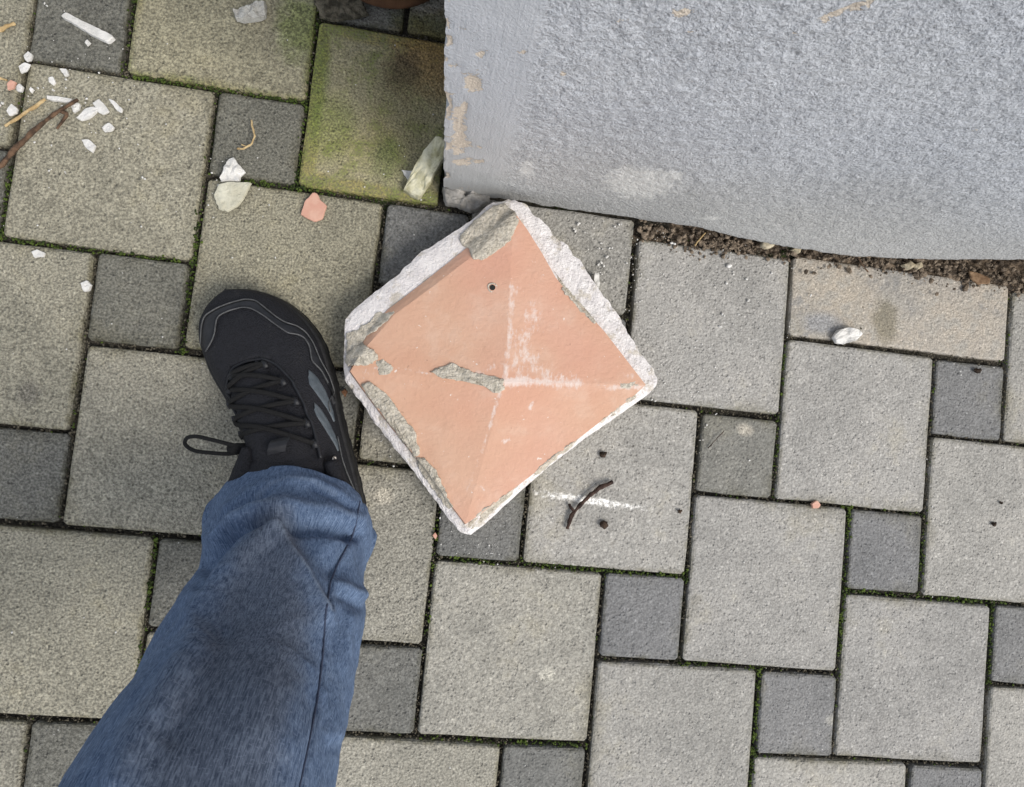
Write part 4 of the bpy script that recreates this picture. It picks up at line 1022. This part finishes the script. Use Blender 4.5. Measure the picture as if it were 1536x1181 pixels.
twig('straw', 'curled dry straw on the small dark paver', [(376, 181, .002), (380, 195, .004), (382, 205, .005), (377, 217, .004), (366, 223, .003), (356, 224, .002)], .0013, .0017, M_STRAW, [[(372, 221, .003), (362, 217, .002)]], 'straw')
twig('straw', 'thin dark grass stalk on the greenish small paver', [(1062, 672, .001), (1075, 658, .003), (1086, 646, .002)], .0008, .0006, M_DARKTWIG, (), 'stalk')
twig('straw', 'pale dry stalk lying on soil under the wall', [(1042, 368, .004), (1050, 358, .006), (1058, 349, .006)], .0016, .001, M_STRAW, (), 'stalk')
twig('twig', 'thin brown twig reaching from soil onto the tan slab', [(1272, 372, .008), (1288, 388, .008), (1302, 408, .003)], .0014, .0010, M_TWIG)
twig('twig', 'yellow straw bit at the far upper left corner', [(0, 46, .002), (10, 40, .004), (23, 36, .002)], .0035, .0025, M_STRAW)
twig('twig', 'tiny straw piece left of the orange flake', [(0, 117, .001), (12, 121, .001)], .0018, .0018, M_STRAW)
V, F = piece_arrays(poly_px([(1448, 408), (1465, 412), (1480, 420), (1478, 428), (1462, 428), (1452, 420)]), .003, n=30, bumpy=.8, seed=77, z0=.004)
tag(mesh_obj('dry_leaf', V, F, M_LEAF), 'curled brown dry leaf in the soil at the right', 'leaf')
for (x, y, r), lb in [((904, 683, .0042), 'brown crumb above the dark twig'), ((906, 787, .0042), 'dark crumb below the dark twig'), ((1020, 768, .0028), 'small dark crumb right of the dark twig'), ((1467, 557, .0042), 'black seed on the small paver at the right'),
                      ((1492, 787, .0030), 'dark crumb on the slab at the right edge'), ((1503, 755, .0022), 'tiny dark crumb above the one at the right edge')]:
    p = at(x, y, .002)
    tag(lumps('crumb', [(p[0], p[1], r*.55), (p[0]+r*.7, p[1]+r*.5, r*.35), (p[0]-r*.6, p[1]+r*.4, r*.35)], [r, r*.5, r*.55], M_SEED, .8, .3), lb, 'crumb', 'dark crumbs on the right-hand pavers')
    ob = COL.objects[-1]
# fine white crumbs of plaster
cc, rr = [], []
for x, y, r in [(908, 383, 3), (903, 396, 3), (915, 372, 2), (897, 398, 2), (880, 350, 2.5), (868, 338, 3), (862, 346, 2.5), (930, 338, 3), (922, 340, 2.5), (902, 365, 2), (945, 388, 2), (900, 410, 2), (1010, 366, 4), (1093, 398, 4), (1089, 424, 3), (1122, 452, 3.5),
                (1085, 472, 3.5), (1082, 490, 2.5), (1157, 408, 2), (962, 452, 2), (960, 415, 2), (1118, 419, 2.5), (1216, 445, 3), (1022, 400, 1.5), (990, 410, 1.5), (960, 380, 1.5), (216, 267, 2.5), (75, 255, 2), (98, 260, 1.5), (70, 8, 2), (1100, 410, 2),
                (1075, 620, 2), (1060, 640, 2.2), (1052, 660, 1.6), (995, 575, 2.2), (1003, 560, 1.6), (980, 600, 1.8), (1440, 560, 2), (1490, 553, 1.5), (80, 136, 1.6), (3, 158, 3), (735, 830, 1.5)]:
    p = at(x, y, 0)
    for q in range(2): cc.append((p[0]+rng.normal(0, .0012), p[1]+rng.normal(0, .0012), r*.0004)); rr.append(r*.00062*rng.uniform(.6, 1.1))
for cx, cy, sx_, sy_, n_ in ((110, 150, 70, 45, 110), (345, 275, 25, 25, 30), (900, 400, 50, 40, 90), (720, 815, 60, 20, 40), (560, 660, 30, 40, 30), (630, 280, 25, 20, 25)):
    for q in range(n_):
        p = at(rng.normal(cx, sx_), rng.normal(cy, sy_), 0)
        if p[0] > .46 and p[1] > -.085: continue
        cc.append((p[0], p[1], .0003)); rr.append(.0003 + .0010*rng.random()**3)
for k in range(420):
    if k < 260: x, y = rng.uniform(830, 1200), rng.uniform(330, 600)
    else: x, y = rng.uniform(0, 1536), rng.uniform(0, 1181)
    p = at(x, y, 0)
    if p[0] > .46 and p[1] > -.085: continue
    cc.append((p[0], p[1], .0004)); rr.append(rng.uniform(.0004, .0010))
tag(lumps('plaster_crumbs', cc, rr, M_WHITE, .8, .3), 'tiny white plaster crumbs scattered over the pavers', 'crumbs', kind='stuff')
